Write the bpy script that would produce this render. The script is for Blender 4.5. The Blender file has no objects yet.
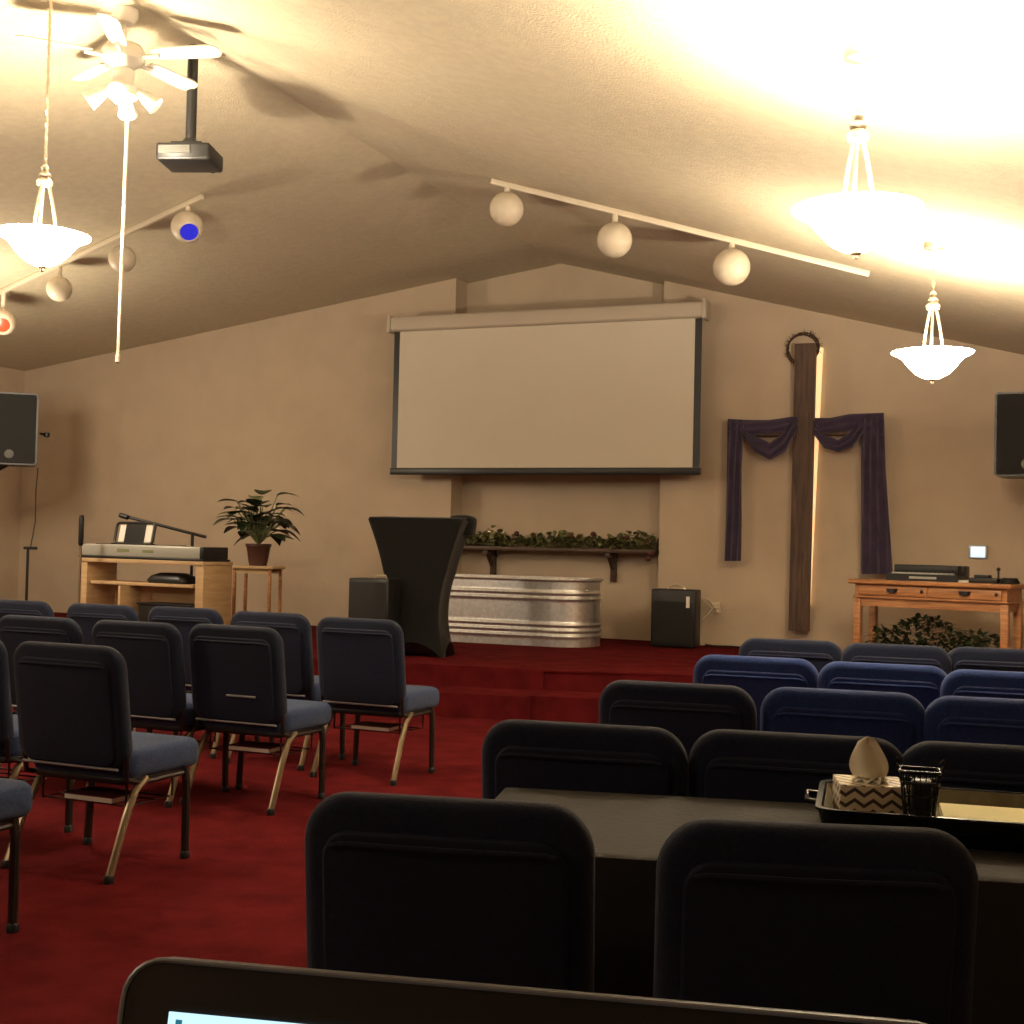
import bpy, bmesh, math, random
from mathutils import Vector, Matrix
random.seed(7)
sc = bpy.context.scene
C = sc.collection
PI = math.pi
R = math.radians

# ------------------------------------------------------------------ camera
F, TH, PT, RO = 1300.0, 0.388, 0.026, 0.023
EYE = Vector((0, 0, 1.3))
R0 = Vector((math.cos(TH), math.sin(TH), 0))
FW0 = Vector((-math.sin(TH), math.cos(TH), 0))
FW = FW0 * math.cos(PT) + Vector((0, 0, math.sin(PT)))
U0 = -FW0 * math.sin(PT) + Vector((0, 0, math.cos(PT)))
CR = R0 * math.cos(RO) + U0 * math.sin(RO)
CU = -R0 * math.sin(RO) + U0 * math.cos(RO)
cd = bpy.data.cameras.new('camera')
cam = bpy.data.objects.new('camera', cd)
C.objects.link(cam)
m = Matrix.Identity(4)
for i in range(3):
    m[i][0] = CR[i]; m[i][1] = CU[i]; m[i][2] = -FW[i]; m[i][3] = EYE[i]
cam.matrix_world = m
cd.sensor_width = 36
cd.lens = 36 * F / 1024
cd.clip_start = 0.02
cd.clip_end = 100
sc.camera = cam

def ray(px, py):
    return FW + CR * ((px - 512) / F) - CU * ((py - 512) / F)
def at(px, py, z=None, v=None, d=None, u=None):
    r = ray(px, py)
    if z is not None: t = (z - 1.3) / r.z
    elif v is not None: t = v / r.y
    elif u is not None: t = u / r.x
    else: t = d / r.dot(FW0)
    return EYE + r * t

# room numbers (metres)
RIDGE_U, RIDGE_Z, SL, SR = -4.886, 4.382, 0.141, 0.256
V = 12.905            # back wall
UL, UR = -12.01, 2.24 # side walls
VB = -4.2             # wall behind the camera
AL0, AL1, AD = -6.0, -3.64, 0.30
ST = 0.34             # stage height
def ceil_z(u):
    return RIDGE_Z - (SL * (RIDGE_U - u) if u < RIDGE_U else SR * (u - RIDGE_U))

# ------------------------------------------------------------------ materials
def mat(name, col, rough=0.6, metal=0.0, bump=0.0, bscale=60, var=0.0, vscale=8, emis=None, es=0, spec=0.5, sheen=0, trans=0, col2=None, coat=0):
    mt = bpy.data.materials.new(name); mt.use_nodes = True
    nt = mt.node_tree; b = nt.nodes['Principled BSDF']
    b.inputs['Base Color'].default_value = (*col, 1)
    b.inputs['Roughness'].default_value = rough
    b.inputs['Metallic'].default_value = metal
    b.inputs['Specular IOR Level'].default_value = spec
    if sheen: b.inputs['Sheen Weight'].default_value = sheen
    if trans: b.inputs['Transmission Weight'].default_value = trans
    if coat: b.inputs['Coat Weight'].default_value = coat
    if emis:
        b.inputs['Emission Color'].default_value = (*emis, 1)
        b.inputs['Emission Strength'].default_value = es
    tc = nt.nodes.new('ShaderNodeTexCoord')
    if var or col2:
        n = nt.nodes.new('ShaderNodeTexNoise'); n.inputs['Scale'].default_value = vscale; n.inputs['Detail'].default_value = 6
        nt.links.new(tc.outputs['Object'], n.inputs['Vector'])
        rp = nt.nodes.new('ShaderNodeValToRGB')
        c2 = col2 or tuple(max(0, c * (1 - var)) for c in col)
        c1 = col if col2 else tuple(min(1, c * (1 + var)) for c in col)
        rp.color_ramp.elements[0].position = 0.35; rp.color_ramp.elements[1].position = 0.65
        rp.color_ramp.elements[0].color = (*c2, 1); rp.color_ramp.elements[1].color = (*c1, 1)
        nt.links.new(n.outputs['Fac'], rp.inputs['Fac']); nt.links.new(rp.outputs['Color'], b.inputs['Base Color'])
    if bump:
        n2 = nt.nodes.new('ShaderNodeTexNoise'); n2.inputs['Scale'].default_value = bscale; n2.inputs['Detail'].default_value = 4
        nt.links.new(tc.outputs['Object'], n2.inputs['Vector'])
        bp = nt.nodes.new('ShaderNodeBump'); bp.inputs['Strength'].default_value = bump; bp.inputs['Distance'].default_value = 0.01
        nt.links.new(n2.outputs['Fac'], bp.inputs['Height']); nt.links.new(bp.outputs['Normal'], b.inputs['Normal'])
    return mt

def wood(name, c1, c2, scale=(1, 12, 12), rough=0.45):
    mt = bpy.data.materials.new(name); mt.use_nodes = True
    nt = mt.node_tree; b = nt.nodes['Principled BSDF']; b.inputs['Roughness'].default_value = rough
    tc = nt.nodes.new('ShaderNodeTexCoord'); mp = nt.nodes.new('ShaderNodeMapping'); mp.inputs['Scale'].default_value = scale
    n = nt.nodes.new('ShaderNodeTexNoise'); n.inputs['Scale'].default_value = 3; n.inputs['Detail'].default_value = 8; n.inputs['Distortion'].default_value = 0.6
    rp = nt.nodes.new('ShaderNodeValToRGB'); rp.color_ramp.elements[0].color = (*c1, 1); rp.color_ramp.elements[1].color = (*c2, 1)
    rp.color_ramp.elements[0].position = 0.35; rp.color_ramp.elements[1].position = 0.68
    nt.links.new(tc.outputs['Object'], mp.inputs['Vector']); nt.links.new(mp.outputs['Vector'], n.inputs['Vector'])
    nt.links.new(n.outputs['Fac'], rp.inputs['Fac']); nt.links.new(rp.outputs['Color'], b.inputs['Base Color'])
    return mt

M = {}
M['wall'] = mat('wall_paint', (0.53, 0.425, 0.315), 0.85, bump=0.25, bscale=90, var=0.04, vscale=3)
M['ceiling'] = mat('ceiling_popcorn', (0.55, 0.48, 0.345), 0.95, bump=0.6, bscale=75, var=0.05, vscale=14)
M['carpet'] = mat('red_carpet', (0.118, 0.0105, 0.0120), 1.0, bump=1.0, bscale=260, var=0.22, vscale=5, spec=0.03)
M['fabric'] = mat('navy_fabric', (0.0085, 0.0135, 0.037), 0.85, bump=0.5, bscale=500, var=0.2, vscale=120, spec=0.25, sheen=0.12)
M['seat'] = mat('blue_grey_fabric', (0.027, 0.048, 0.120), 0.88, bump=0.6, bscale=450, var=0.35, vscale=140, spec=0.2, sheen=0.12)
M['panel'] = mat('dark_back_panel', (0.0038, 0.0078, 0.031), 0.7, bump=0.3, bscale=420, var=0.2, vscale=90, spec=0.4)
M['fabric_lit'] = mat('lit_navy_fabric', (0.012, 0.035, 0.150), 0.85, bump=0.5, bscale=500, var=0.2, vscale=120, spec=0.3, sheen=0.12)  # navy fabric again, pendant light painted in as a brighter blue
M['panel_lit'] = mat('lit_back_panel', (0.007, 0.022, 0.115), 0.75, bump=0.3, bscale=420, var=0.2, vscale=90, spec=0.4)  # back panel again, its lamp-lit look put into the colour
M['leg'] = mat('chair_leg_metal', (0.05, 0.04, 0.035), 0.35, metal=0.7)
M['leg_gold'] = mat('bronze_leg_metal', (0.30, 0.23, 0.15), 0.35, metal=0.8)
M['trimlight'] = mat('pale_grey_trim', (0.30, 0.31, 0.33), 0.4, metal=0.3)  # one even pale grey for rails, brackets and rim lines
M['black'] = mat('black_plastic', (0.010, 0.010, 0.011), 0.4)
M['blackgloss'] = mat('glossy_black_plastic', (0.006, 0.006, 0.008), 0.25, spec=0.35)
M['grille'] = mat('speaker_grille', (0.013, 0.014, 0.015), 0.6, bump=0.8, bscale=400)
M['spandex'] = mat('black_stretch_cloth', (0.009, 0.009, 0.009), 0.9, bump=0.15, bscale=30, spec=0.2, sheen=0.15)
M['white'] = mat('white_enamel', (0.58, 0.54, 0.47), 0.4)
M['cream'] = mat('cream_enamel', (0.62, 0.54, 0.42), 0.45)
M['nickel'] = mat('brushed_nickel', (0.62, 0.55, 0.42), 0.32, metal=0.85)
M['screen'] = mat('projection_fabric', (0.66, 0.60, 0.50), 0.85, var=0.01, vscale=2)
M['casing'] = mat('screen_casing', (0.52, 0.45, 0.36), 0.5)
M['galv'] = mat('galvanized_steel', (0.72, 0.73, 0.74), 0.33, metal=0.85, var=0.10, vscale=25, bump=0.08, bscale=40)
M['cross'] = wood('dark_cross_wood', (0.045, 0.022, 0.014), (0.12, 0.065, 0.04), (12, 12, 1), 0.6)
M['purple'] = mat('purple_cloth', (0.040, 0.024, 0.062), 0.85, bump=0.4, bscale=200, sheen=0.3, var=0.2, vscale=9)
M['pine'] = wood('orange_pine', (0.36, 0.15, 0.055), (0.56, 0.27, 0.11), (1, 14, 14), 0.4)
M['birch'] = wood('pale_birch', (0.50, 0.33, 0.17), (0.62, 0.43, 0.24), (1, 1, 8), 0.5)
M['shelfwood'] = wood('dark_shelf_wood', (0.05, 0.025, 0.014), (0.10, 0.05, 0.03))
M['badge'] = mat('grey_badge', (0.10, 0.10, 0.09), 0.7)
M['silver'] = mat('silver_plastic', (0.42, 0.42, 0.38), 0.4, metal=0.3)
M['leaf'] = mat('dark_green_leaf', (0.012, 0.022, 0.009), 0.4, col2=(0.035, 0.055, 0.018), vscale=9)
M['leafg'] = mat('garland_leaf', (0.09, 0.10, 0.034), 0.6, col2=(0.26, 0.25, 0.10), vscale=14)
M['leafpale'] = mat('pale_leaf', (0.20, 0.22, 0.10), 0.5)
M['rose'] = mat('dried_red_flower', (0.10, 0.03, 0.025), 0.7)
M['pot'] = mat('brown_plant_pot', (0.085, 0.035, 0.025), 0.4)
M['soil'] = mat('potting_soil', (0.03, 0.02, 0.012), 0.95, bump=1, bscale=60)
M['rattan'] = mat('thorn_vine', (0.06, 0.03, 0.018), 0.8, bump=0.6, bscale=50)
M['paper'] = mat('white_paper', (0.80, 0.77, 0.70), 0.8)
M['pages'] = mat('page_edges', (0.75, 0.70, 0.62), 0.8)
M['yellow'] = mat('pale_yellow_paper', (0.72, 0.66, 0.34), 0.8)
M['tissue'] = mat('soft_tissue', (0.85, 0.78, 0.62), 0.9, bump=0.3, bscale=40)
M['traytan'] = mat('tan_tray_lining', (0.17, 0.145, 0.085), 0.9, var=0.25, vscale=25)
M['cloth'] = mat('dark_brown_tablecloth', (0.016, 0.013, 0.011), 0.85, bump=0.2, bscale=60, var=0.1, vscale=30)
M['deskwood'] = wood('laptop_desk_wood', (0.10, 0.06, 0.035), (0.17, 0.10, 0.06))
M['maroon'] = mat('maroon_cover', (0.10, 0.012, 0.02), 0.6)
M['plate'] = mat('wall_plate_white', (0.62, 0.70, 0.78), 0.4)
M['bulbglass'] = mat('frosted_bulb', (1, .95, .8), 0.4, emis=(1.0, 0.80, 0.48), es=4)
M['blue_lens'] = mat('blue_gel_lens', (0.03, 0.03, 0.6), 0.2, emis=(0.01, 0.02, 0.6), es=0.3)
M['red_lens'] = mat('red_gel_lens', (0.6, 0.05, 0.02), 0.2, emis=(1.0, 0.04, 0.015), es=0.5)
M['lens_dark'] = mat('unlit_lens', (0.10, 0.09, 0.08), 0.2)
M['bowl'] = mat('glowing_alabaster_glass', (0.95, 0.9, 0.8), 0.4, emis=(1.0, 0.83, 0.60), es=42)
M['ledstrip'] = mat('warm_light_strip', (1, .8, .5), 0.4, emis=(1.0, 0.60, 0.28), es=0.55)

# laptop picture: window bar, page, faint lines
def laptop_screen_mat():
    mt = bpy.data.materials.new('laptop_display'); mt.use_nodes = True
    nt = mt.node_tree; b = nt.nodes['Principled BSDF']; b.inputs['Roughness'].default_value = 0.3
    tc = nt.nodes.new('ShaderNodeTexCoord'); sp = nt.nodes.new('ShaderNodeSeparateXYZ'); nt.links.new(tc.outputs['Object'], sp.inputs[0])
    rp = nt.nodes.new('ShaderNodeValToRGB'); rp.color_ramp.interpolation = 'CONSTANT'
    e = rp.color_ramp.elements
    e[0].position = 0; e[0].color = (0.75, 0.88, 0.95, 1)
    e[1].position = 0.965; e[1].color = (0.50, 0.78, 0.92, 1)
    mr = nt.nodes.new('ShaderNodeMapRange'); mr.inputs['From Min'].default_value = -0.1; mr.inputs['From Max'].default_value = 0.1
    nt.links.new(sp.outputs['Z'], mr.inputs['Value']); nt.links.new(mr.outputs[0], rp.inputs['Fac'])
    nt.links.new(rp.outputs['Color'], b.inputs['Emission Color']); b.inputs['Emission Strength'].default_value = 0.75
    b.inputs['Base Color'].default_value = (0.02, 0.02, 0.02, 1)
    return mt
M['display'] = laptop_screen_mat()

def chevron_mat():
    mt = bpy.data.materials.new('chevron_print'); mt.use_nodes = True
    nt = mt.node_tree; b = nt.nodes['Principled BSDF']; b.inputs['Roughness'].default_value = 0.6
    tc = nt.nodes.new('ShaderNodeTexCoord'); sp = nt.nodes.new('ShaderNodeSeparateXYZ'); nt.links.new(tc.outputs['Object'], sp.inputs[0])
    def mth(op, a, bb=None):
        n = nt.nodes.new('ShaderNodeMath'); n.operation = op
        if hasattr(a, 'links'): nt.links.new(a, n.inputs[0])
        else: n.inputs[0].default_value = a
        if bb is not None:
            if hasattr(bb, 'links'): nt.links.new(bb, n.inputs[1])
            else: n.inputs[1].default_value = bb
        return n.outputs[0]
    xy = mth('ADD', sp.outputs['X'], sp.outputs['Y'])
    zz = mth('PINGPONG', mth('ADD', xy, 1.0), 0.018)
    s = mth('ADD', sp.outputs['Z'], mth('MULTIPLY', zz, 0.7))
    md = mth('PINGPONG', mth('ADD', s, 1.0), 0.0105)
    gt = mth('GREATER_THAN', md, 0.0065)
    mx = nt.nodes.new('ShaderNodeMix'); mx.data_type = 'RGBA'
    mx.inputs[6].default_value = (0.62, 0.52, 0.36, 1); mx.inputs[7].default_value = (0.05, 0.03, 0.03, 1)
    nt.links.new(gt, mx.inputs[0]); nt.links.new(mx.outputs[2], b.inputs['Base Color'])
    return mt
M['chevron'] = chevron_mat()

# ------------------------------------------------------------------ mesh helpers
def nb(): return bmesh.new()
def box(bm, c, s, rot=None, bev=0.0, seg=2):
    r = bmesh.ops.create_cube(bm, size=1)
    vs = r['verts']
    for v in vs: v.co = Vector((v.co.x * s[0], v.co.y * s[1], v.co.z * s[2]))
    if bev > 0:
        es = list({e for v in vs for e in v.link_edges})
        rr = bmesh.ops.bevel(bm, geom=es, offset=bev, segments=seg, profile=0.5, affect='EDGES')
        vs = [v for v in rr['verts'] if v.is_valid]
        # gather whole island
        seen = set(vs); st = list(vs)
        while st:
            v = st.pop()
            for e in v.link_edges:
                o = e.other_vert(v)
                if o not in seen: seen.add(o); st.append(o)
        vs = list(seen)
    mtx = Matrix.Translation(Vector(c)) @ (rot.to_4x4() if rot else Matrix.Identity(4))
    bmesh.ops.transform(bm, matrix=mtx, verts=vs)
def tube(bm, pts, r, n=10, cap=True):
    pts = [Vector(p) for p in pts]
    rs = r if isinstance(r, (list, tuple)) else [r] * len(pts)
    rings = []; prev = None
    for i, p in enumerate(pts):
        if i == 0: t = pts[1] - p
        elif i == len(pts) - 1: t = p - pts[i - 1]
        else: t = (pts[i + 1] - p).normalized() + (p - pts[i - 1]).normalized()
        t.normalize()
        if prev is None:
            a = Vector((0, 0, 1)) if abs(t.z) < 0.9 else Vector((1, 0, 0))
            x = t.cross(a).normalized()
        else:
            x = (prev - t * prev.dot(t)).normalized()
        prev = x; y = t.cross(x)
        rings.append([bm.verts.new(p + (x * math.cos(k * 2 * PI / n) + y * math.sin(k * 2 * PI / n)) * rs[i]) for k in range(n)])
    for a, b in zip(rings, rings[1:]):
        for k in range(n): bm.faces.new((a[k], a[(k + 1) % n], b[(k + 1) % n], b[k]))
    if cap:
        bm.faces.new(rings[0][::-1]); bm.faces.new(rings[-1])
def lathe(bm, prof, c=(0, 0, 0), n=32, rot=None, closed=False):
    c = Vector(c); rings = []
    for (r, z) in prof:
        ring = []
        for k in range(n):
            p = Vector((r * math.cos(2 * PI * k / n), r * math.sin(2 * PI * k / n), z))
            if rot: p = rot @ p
            ring.append(bm.verts.new(c + p))
        rings.append(ring)
    for a, b in zip(rings, rings[1:]):
        for k in range(n): bm.faces.new((a[k], a[(k + 1) % n], b[(k + 1) % n], b[k]))
    if closed:
        a, b = rings[-1], rings[0]
        for k in range(n): bm.faces.new((a[k], a[(k + 1) % n], b[(k + 1) % n], b[k]))
    else:
        if prof[0][0] > 1e-4: bm.faces.new(rings[0][::-1])
        if prof[-1][0] > 1e-4: bm.faces.new(rings[-1])
    bmesh.ops.remove_doubles(bm, verts=[v for r_ in rings for v in r_], dist=1e-5)
def rrect(w, h, r, n=6):
    out = []
    for cx, cy, a0 in ((w / 2 - r, h / 2 - r, 0), (-w / 2 + r, h / 2 - r, 90), (-w / 2 + r, -h / 2 + r, 180), (w / 2 - r, -h / 2 + r, 270)):
        for k in range(n + 1):
            a = R(a0 + 90 * k / n); out.append((cx + r * math.cos(a), cy + r * math.sin(a)))
    return out
def loft(bm, rings, cap=True):
    rv = [[bm.verts.new(p) for p in ring] for ring in rings]
    n = len(rv[0])
    for a, b in zip(rv, rv[1:]):
        for k in range(n): bm.faces.new((a[k], a[(k + 1) % n], b[(k + 1) % n], b[k]))
    if cap: bm.faces.new(rv[0][::-1]); bm.faces.new(rv[-1])
def pillow(bm, w, h, t, r, edge, fn, crown=0.0, n=6):
    """rounded-rectangle pad in local (a, b, thickness) mapped through fn"""
    rings = []
    k = 5
    levels = []
    for i in range(k + 1):
        a = i / k * PI / 2; levels.append((edge * (1 - math.sin(a)), -t / 2 + edge * (1 - math.cos(a))))
    levels = [(edge + 0.25 * min(w, h), -t / 2 - crown)] + levels
    lv2 = [(ins, -z) for ins, z in levels][::-1]
    for ins, z in levels + lv2:
        rr = max(0.004, r - ins)
        rings.append([fn(x, y, z) for x, y in rrect(w - 2 * ins, h - 2 * ins, min(rr, (min(w, h) - 2 * ins) / 2 - .001), n)])
    loft(bm, rings)
def prism(bm, poly, z0, z1):
    a = [bm.verts.new((x, y, z0)) for x, y in poly]; b = [bm.verts.new((x, y, z1)) for x, y in poly]
    n = len(poly)
    for k in range(n): bm.faces.new((a[k], a[(k + 1) % n], b[(k + 1) % n], b[k]))
    bm.faces.new(a[::-1]); bm.faces.new(b)
def quadslab(bm, pts, off):
    """pts: polygon (3D), off: thickness vector"""
    a = [bm.verts.new(p) for p in pts]; b = [bm.verts.new(Vector(p) + Vector(off)) for p in pts]
    n = len(pts)
    for k in range(n): bm.faces.new((a[k], a[(k + 1) % n], b[(k + 1) % n], b[k]))
    bm.faces.new(a[::-1]); bm.faces.new(b)
def obj(name, bm, mt, parent=None, smooth=40, label=None):
    bmesh.ops.recalc_face_normals(bm, faces=bm.faces)
    me = bpy.data.meshes.new(name); bm.to_mesh(me); bm.free()
    for p in me.polygons: p.use_smooth = True
    me.set_sharp_from_angle(angle=R(smooth))
    o = bpy.data.objects.new(name, me); C.objects.link(o)
    me.materials.append(M[mt] if isinstance(mt, str) else mt)
    if parent: o.parent = parent
    if label: o['label'] = label
    return o
def tag(o, label, cat, group=None, kind=None):
    if label: o['label'] = label
    if cat: o['category'] = cat
    if group: o['group'] = group
    if kind: o['kind'] = kind
    return o
def thing(name, label, cat, loc=(0, 0, 0), rz=0, group=None):
    o = bpy.data.objects.new(name, None); C.objects.link(o)
    o.location = loc; o.rotation_euler = (0, 0, rz); o.empty_display_size = 0.1
    return tag(o, label, cat, group)
def struct(name, bm, mt, label=None):
    o = obj(name, bm, mt, None, 30); o['kind'] = 'structure'
    return o
KIDS = {}
def dup(root, loc, rz, label=None, group=None):
    r = root.copy(); C.objects.link(r); r.location = loc; r.rotation_euler = (0, 0, rz)
    if label: r['label'] = label
    if group: r['group'] = group
    def rec(src, dst):
        for ch in [o for o in ALL if o.parent == src]:
            c = ch.copy(); C.objects.link(c); c.parent = dst
            rec(ch, c)
    ALL = list(C.objects)
    rec(root, r)
    return r
def local(root, w):
    """world point -> a thing's local coordinates (unrotated empties: subtraction + rz)"""
    d = Vector(w) - Vector(root.location)
    return Matrix.Rotation(-root.rotation_euler.z, 3, 'Z') @ d

# ------------------------------------------------------------------ the room
b = nb(); box(b, ((UL + UR) / 2, (VB + V) / 2 + .2, -0.05), (UR - UL + .4, V - VB + .8, 0.1)); struct('floor', b, 'carpet')
b = nb(); quadslab(b, [(UL - .1, VB - .1, ceil_z(UL - .1)), (RIDGE_U, VB - .1, RIDGE_Z), (RIDGE_U, V + AD + .1, RIDGE_Z), (UL - .1, V + AD + .1, ceil_z(UL - .1))], (0, 0, .12))
quadslab(b, [(RIDGE_U, VB - .1, RIDGE_Z), (UR + .1, VB - .1, ceil_z(UR + .1)), (UR + .1, V + AD + .1, ceil_z(UR + .1)), (RIDGE_U, V + AD + .1, RIDGE_Z)], (0, 0, .12))
struct('ceiling', b, 'ceiling')
b = nb()
def wallpiece(b, u0, u1, v, th):
    pts = [(u0, v, 0), (u1, v, 0), (u1, v, ceil_z(u1) + .02)]
    if u0 < RIDGE_U < u1: pts.append((RIDGE_U, v, RIDGE_Z + .02))
    pts.append((u0, v, ceil_z(u0) + .02))
    quadslab(b, pts, (0, th, 0))
wallpiece(b, UL, AL0, V, AD + .1); wallpiece(b, AL1, UR, V, AD + .1); wallpiece(b, AL0, AL1, V + AD, .1)
struct('wall_back', b, 'wall')
b = nb(); quadslab(b, [(UL, VB, 0), (UL, V, 0), (UL, V, ceil_z(UL) + .02), (UL, VB, ceil_z(UL) + .02)], (-.1, 0, 0)); struct('wall_left', b, 'wall')
b = nb(); quadslab(b, [(UR, VB, 0), (UR, V, 0), (UR, V, ceil_z(UR) + .02), (UR, VB, ceil_z(UR) + .02)], (.1, 0, 0)); struct('wall_right', b, 'wall')
b = nb(); wallpiece(b, UL, UR, VB, -.1); struct('wall_front', b, 'wall')

# stage and its lower step (front edges bend and jog as in the photo)
upper = [(UL, 8.9), (-5.6, 9.22), (-3.60, 9.50), (-3.60, 9.55), (-2.3, 9.80), (UR, 10.6), (UR, V), (AL1, V), (AL1, V + AD), (AL0, V + AD), (AL0, V), (UL, V)]
b = nb(); prism(b, upper, 0, ST); bmesh.ops.bevel(b, geom=[e for e in b.edges if all(abs(v.co.z - ST) < 1e-4 and v.co.y < 11 for v in e.verts)], offset=.018, segments=2, affect='EDGES')
struct('stage_platform', b, 'carpet')
lower = [(UL, 8.45), (-5.6, 8.78), (-3.54, 9.02), (-3.54, 9.11), (-2.3, 9.36), (UR, 10.15), (UR, 10.62), (-2.3, 9.82), (-3.6, 9.55), (-3.6, 9.50), (-5.6, 9.23), (UL, 8.91)]
b = nb(); prism(b, lower, 0, .18); struct('stage_step', b, 'carpet')

# ------------------------------------------------------------------ projection screen
xs0, xs1 = -6.605, -3.122
vs_ = V - .32
t = thing('projection_screen', 'wide pull-down projection screen with black borders hanging on the back wall', 'projection screen', ((xs0 + xs1) / 2, vs_, 2.04))
W2 = (xs1 - xs0) / 2
b = nb(); box(b, (0, 0, 1.64), (2 * W2 - .01, .17, .16), bev=.03, seg=3); obj('casing', b, 'casing', t)
for s in (-1, 1):
    b = nb(); box(b, (s * (W2 + .005), 0, 1.64), (.045, .19, .19), bev=.012); obj('casing_end_cap', b, 'casing', t)
b = nb(); box(b, (0, .0, .83), (2 * W2 - .06, .006, 1.50)); obj('border', b, 'black', t)
b = nb(); box(b, (0, -.005, .83), (2 * W2 - .20, .006, 1.52)); obj('screen_fabric', b, 'screen', t)
b = nb(); box(b, (0, 0, .04), (2 * W2 - .04, .04, .075), bev=.012); obj('bottom_bar', b, 'black', t)
for s in (-1, 1):
    b = nb(); box(b, (s * (W2 - .28), .2005, 1.66), (.05, .235, .05)); obj('wall_bracket', b, 'casing', t)

# ------------------------------------------------------------------ cross with crown and drape
pt = at(806, 344, v=V - .12); pb = at(799, 631, v=V - .12)
cz = pb.z
t = thing('wooden_cross', 'tall dark wooden cross hanging on the back wall right of the screen', 'cross', (pb.x, V - .12, cz))
Hc = pt.z - pb.z; lean = pt.x - pb.x
b = nb()
quadslab(b, [(-.095, -.045, 0), (.095, -.045, 0), (lean + .10, -.045, Hc), (lean - .10, -.045, Hc)], (0, .09, 0)); obj('upright', b, 'cross', t)
zb = at(806, 428, v=V - .12).z - cz
b = nb(); box(b, (lean * .7 + .0, .0, zb), (1.50, .07, .15), bev=.008); obj('crossbeam', b, 'cross', t)
for s in (.6, 2.2):
    b = nb(); box(b, (lean * s / Hc, .082, s), (.08, .074, .1)); obj('wall_mount', b, 'black', t)
t = thing('light_strip', 'narrow glowing warm light tube fixed upright behind the right edge of the cross', 'light', (pb.x, V - .05, cz))
b = nb(); quadslab(b, [(lean * .05 + .04, 0, .25), (lean * .1 + .085, 0, .25), (lean + .150, 0, Hc - .03), (lean + .07, 0, Hc - .03)], (0, .045, 0)); obj('tube', b, 'ledstrip', t)
# crown of thorns
c0 = at(803, 349, v=V - .060)
b = nb()
for k in range(4):
    pts = []
    for i in range(33):
        a = i / 32 * 2 * PI
        rr = .15 + .010 * math.sin(a * 5 + k * 1.7)
        p = Vector((rr * math.cos(a), .0 + .003 * math.cos(a * 4 + k * 1.6), rr * math.sin(a) + .012 * math.sin(a * 4 + k * 1.6)))
        p = Matrix.Rotation(0, 3, 'X') @ p
        pts.append(p)
    tube(b, pts, .006, 6, cap=False)
for i in range(26):
    a = random.random() * 2 * PI
    p = Matrix.Rotation(0, 3, 'X') @ Vector((.15 * math.cos(a), 0, .15 * math.sin(a)))
    dr = (p.normalized() + Vector((random.uniform(-.6, .6), random.uniform(-.2, .1), random.uniform(-.6, .6)))).normalized()
    tube(b, [p, p + dr * .05], [.005, .001], 5)
o = obj('thorn_crown', b, 'rattan'); o.location = c0; tag(o, 'woven ring of thorns hung over the top of the wooden cross', 'thorn crown')
# purple drape: one cloth, several folds, lying over the beam
def ribbon(b, left, right, vf, th=.02, folds=5, amp=.018):
    """cloth strip between two world polylines"""
    n = len(left); cols = 16
    def P(i, j, o):
        s = j / cols; p = left[i].lerp(right[i], s)
        return (p.x, p.y - o + amp * math.sin(s * folds * 2 * PI + i * .3), p.z)
    A = [[b.verts.new(P(i, j, 0)) for j in range(cols + 1)] for i in range(n)]
    B = [[b.verts.new(P(i, j, th)) for j in range(cols + 1)] for i in range(n)]
    for i in range(n - 1):
        for j in range(cols):
            b.faces.new((A[i][j], A[i][j + 1], A[i + 1][j + 1], A[i + 1][j])); b.faces.new((B[i][j], B[i + 1][j], B[i + 1][j + 1], B[i][j + 1]))
    for i in range(n - 1):
        b.faces.new((A[i][0], A[i + 1][0], B[i + 1][0], B[i][0])); b.faces.new((A[i][cols], B[i][cols], B[i + 1][cols], A[i + 1][cols]))
    for j in range(cols):
        b.faces.new((A[0][j], B[0][j], B[0][j + 1], A[0][j + 1])); b.faces.new((A[-1][j], A[-1][j + 1], B[-1][j + 1], B[-1][j]))
def poly(pts, v): 
    out = []
    for (a, c) in zip(pts, pts[1:]):
        for k in range(4):
            s = k / 4; out.append(at(a[0] + (c[0] - a[0]) * s, a[1] + (c[1] - a[1]) * s, v=v))
    out.append(at(*pts[-1], v=v)); return out
vd = V - .18
b = nb()
ribbon(b, poly([(728, 420), (727, 470), (726, 520), (725, 561)], vd), poly([(744, 420), (742, 470), (742, 520), (741, 561)], vd), vd, folds=2.5)
ribbon(b, poly([(862, 414), (861, 470), (861, 530), (861, 574)], vd), poly([(884, 414), (886, 470), (890, 530), (893, 574)], vd), vd, folds=3.5)
# beam wrap left and right, upper edge and the swags
def swag(b, top, bot, v, folds=2):
    ribbon(b, poly(top, v), poly(bot, v), v, folds=folds, amp=.012)
swag(b, [(728, 419), (750, 420), (770, 420), (798, 416)], [(730, 430), (752, 434), (774, 433), (798, 430)], vd)
swag(b, [(748, 428), (757, 437), (770, 443), (783, 434), (792, 422)], [(744, 436), (755, 452), (770, 460), (785, 452), (798, 430)], vd - .01)
swag(b, [(815, 418), (830, 418), (850, 414), (884, 413)], [(815, 434), (832, 432), (852, 430), (884, 436)], vd)
swag(b, [(815, 421), (824, 434), (838, 440), (850, 433), (858, 422)], [(815, 436), (824, 448), (838, 452), (853, 447), (864, 434)], vd - .01)
o = obj('draped_cloth', b, 'purple', smooth=60); tag(o, 'long purple cloth draped in swags over the arms of the cross', 'cloth')

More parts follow.
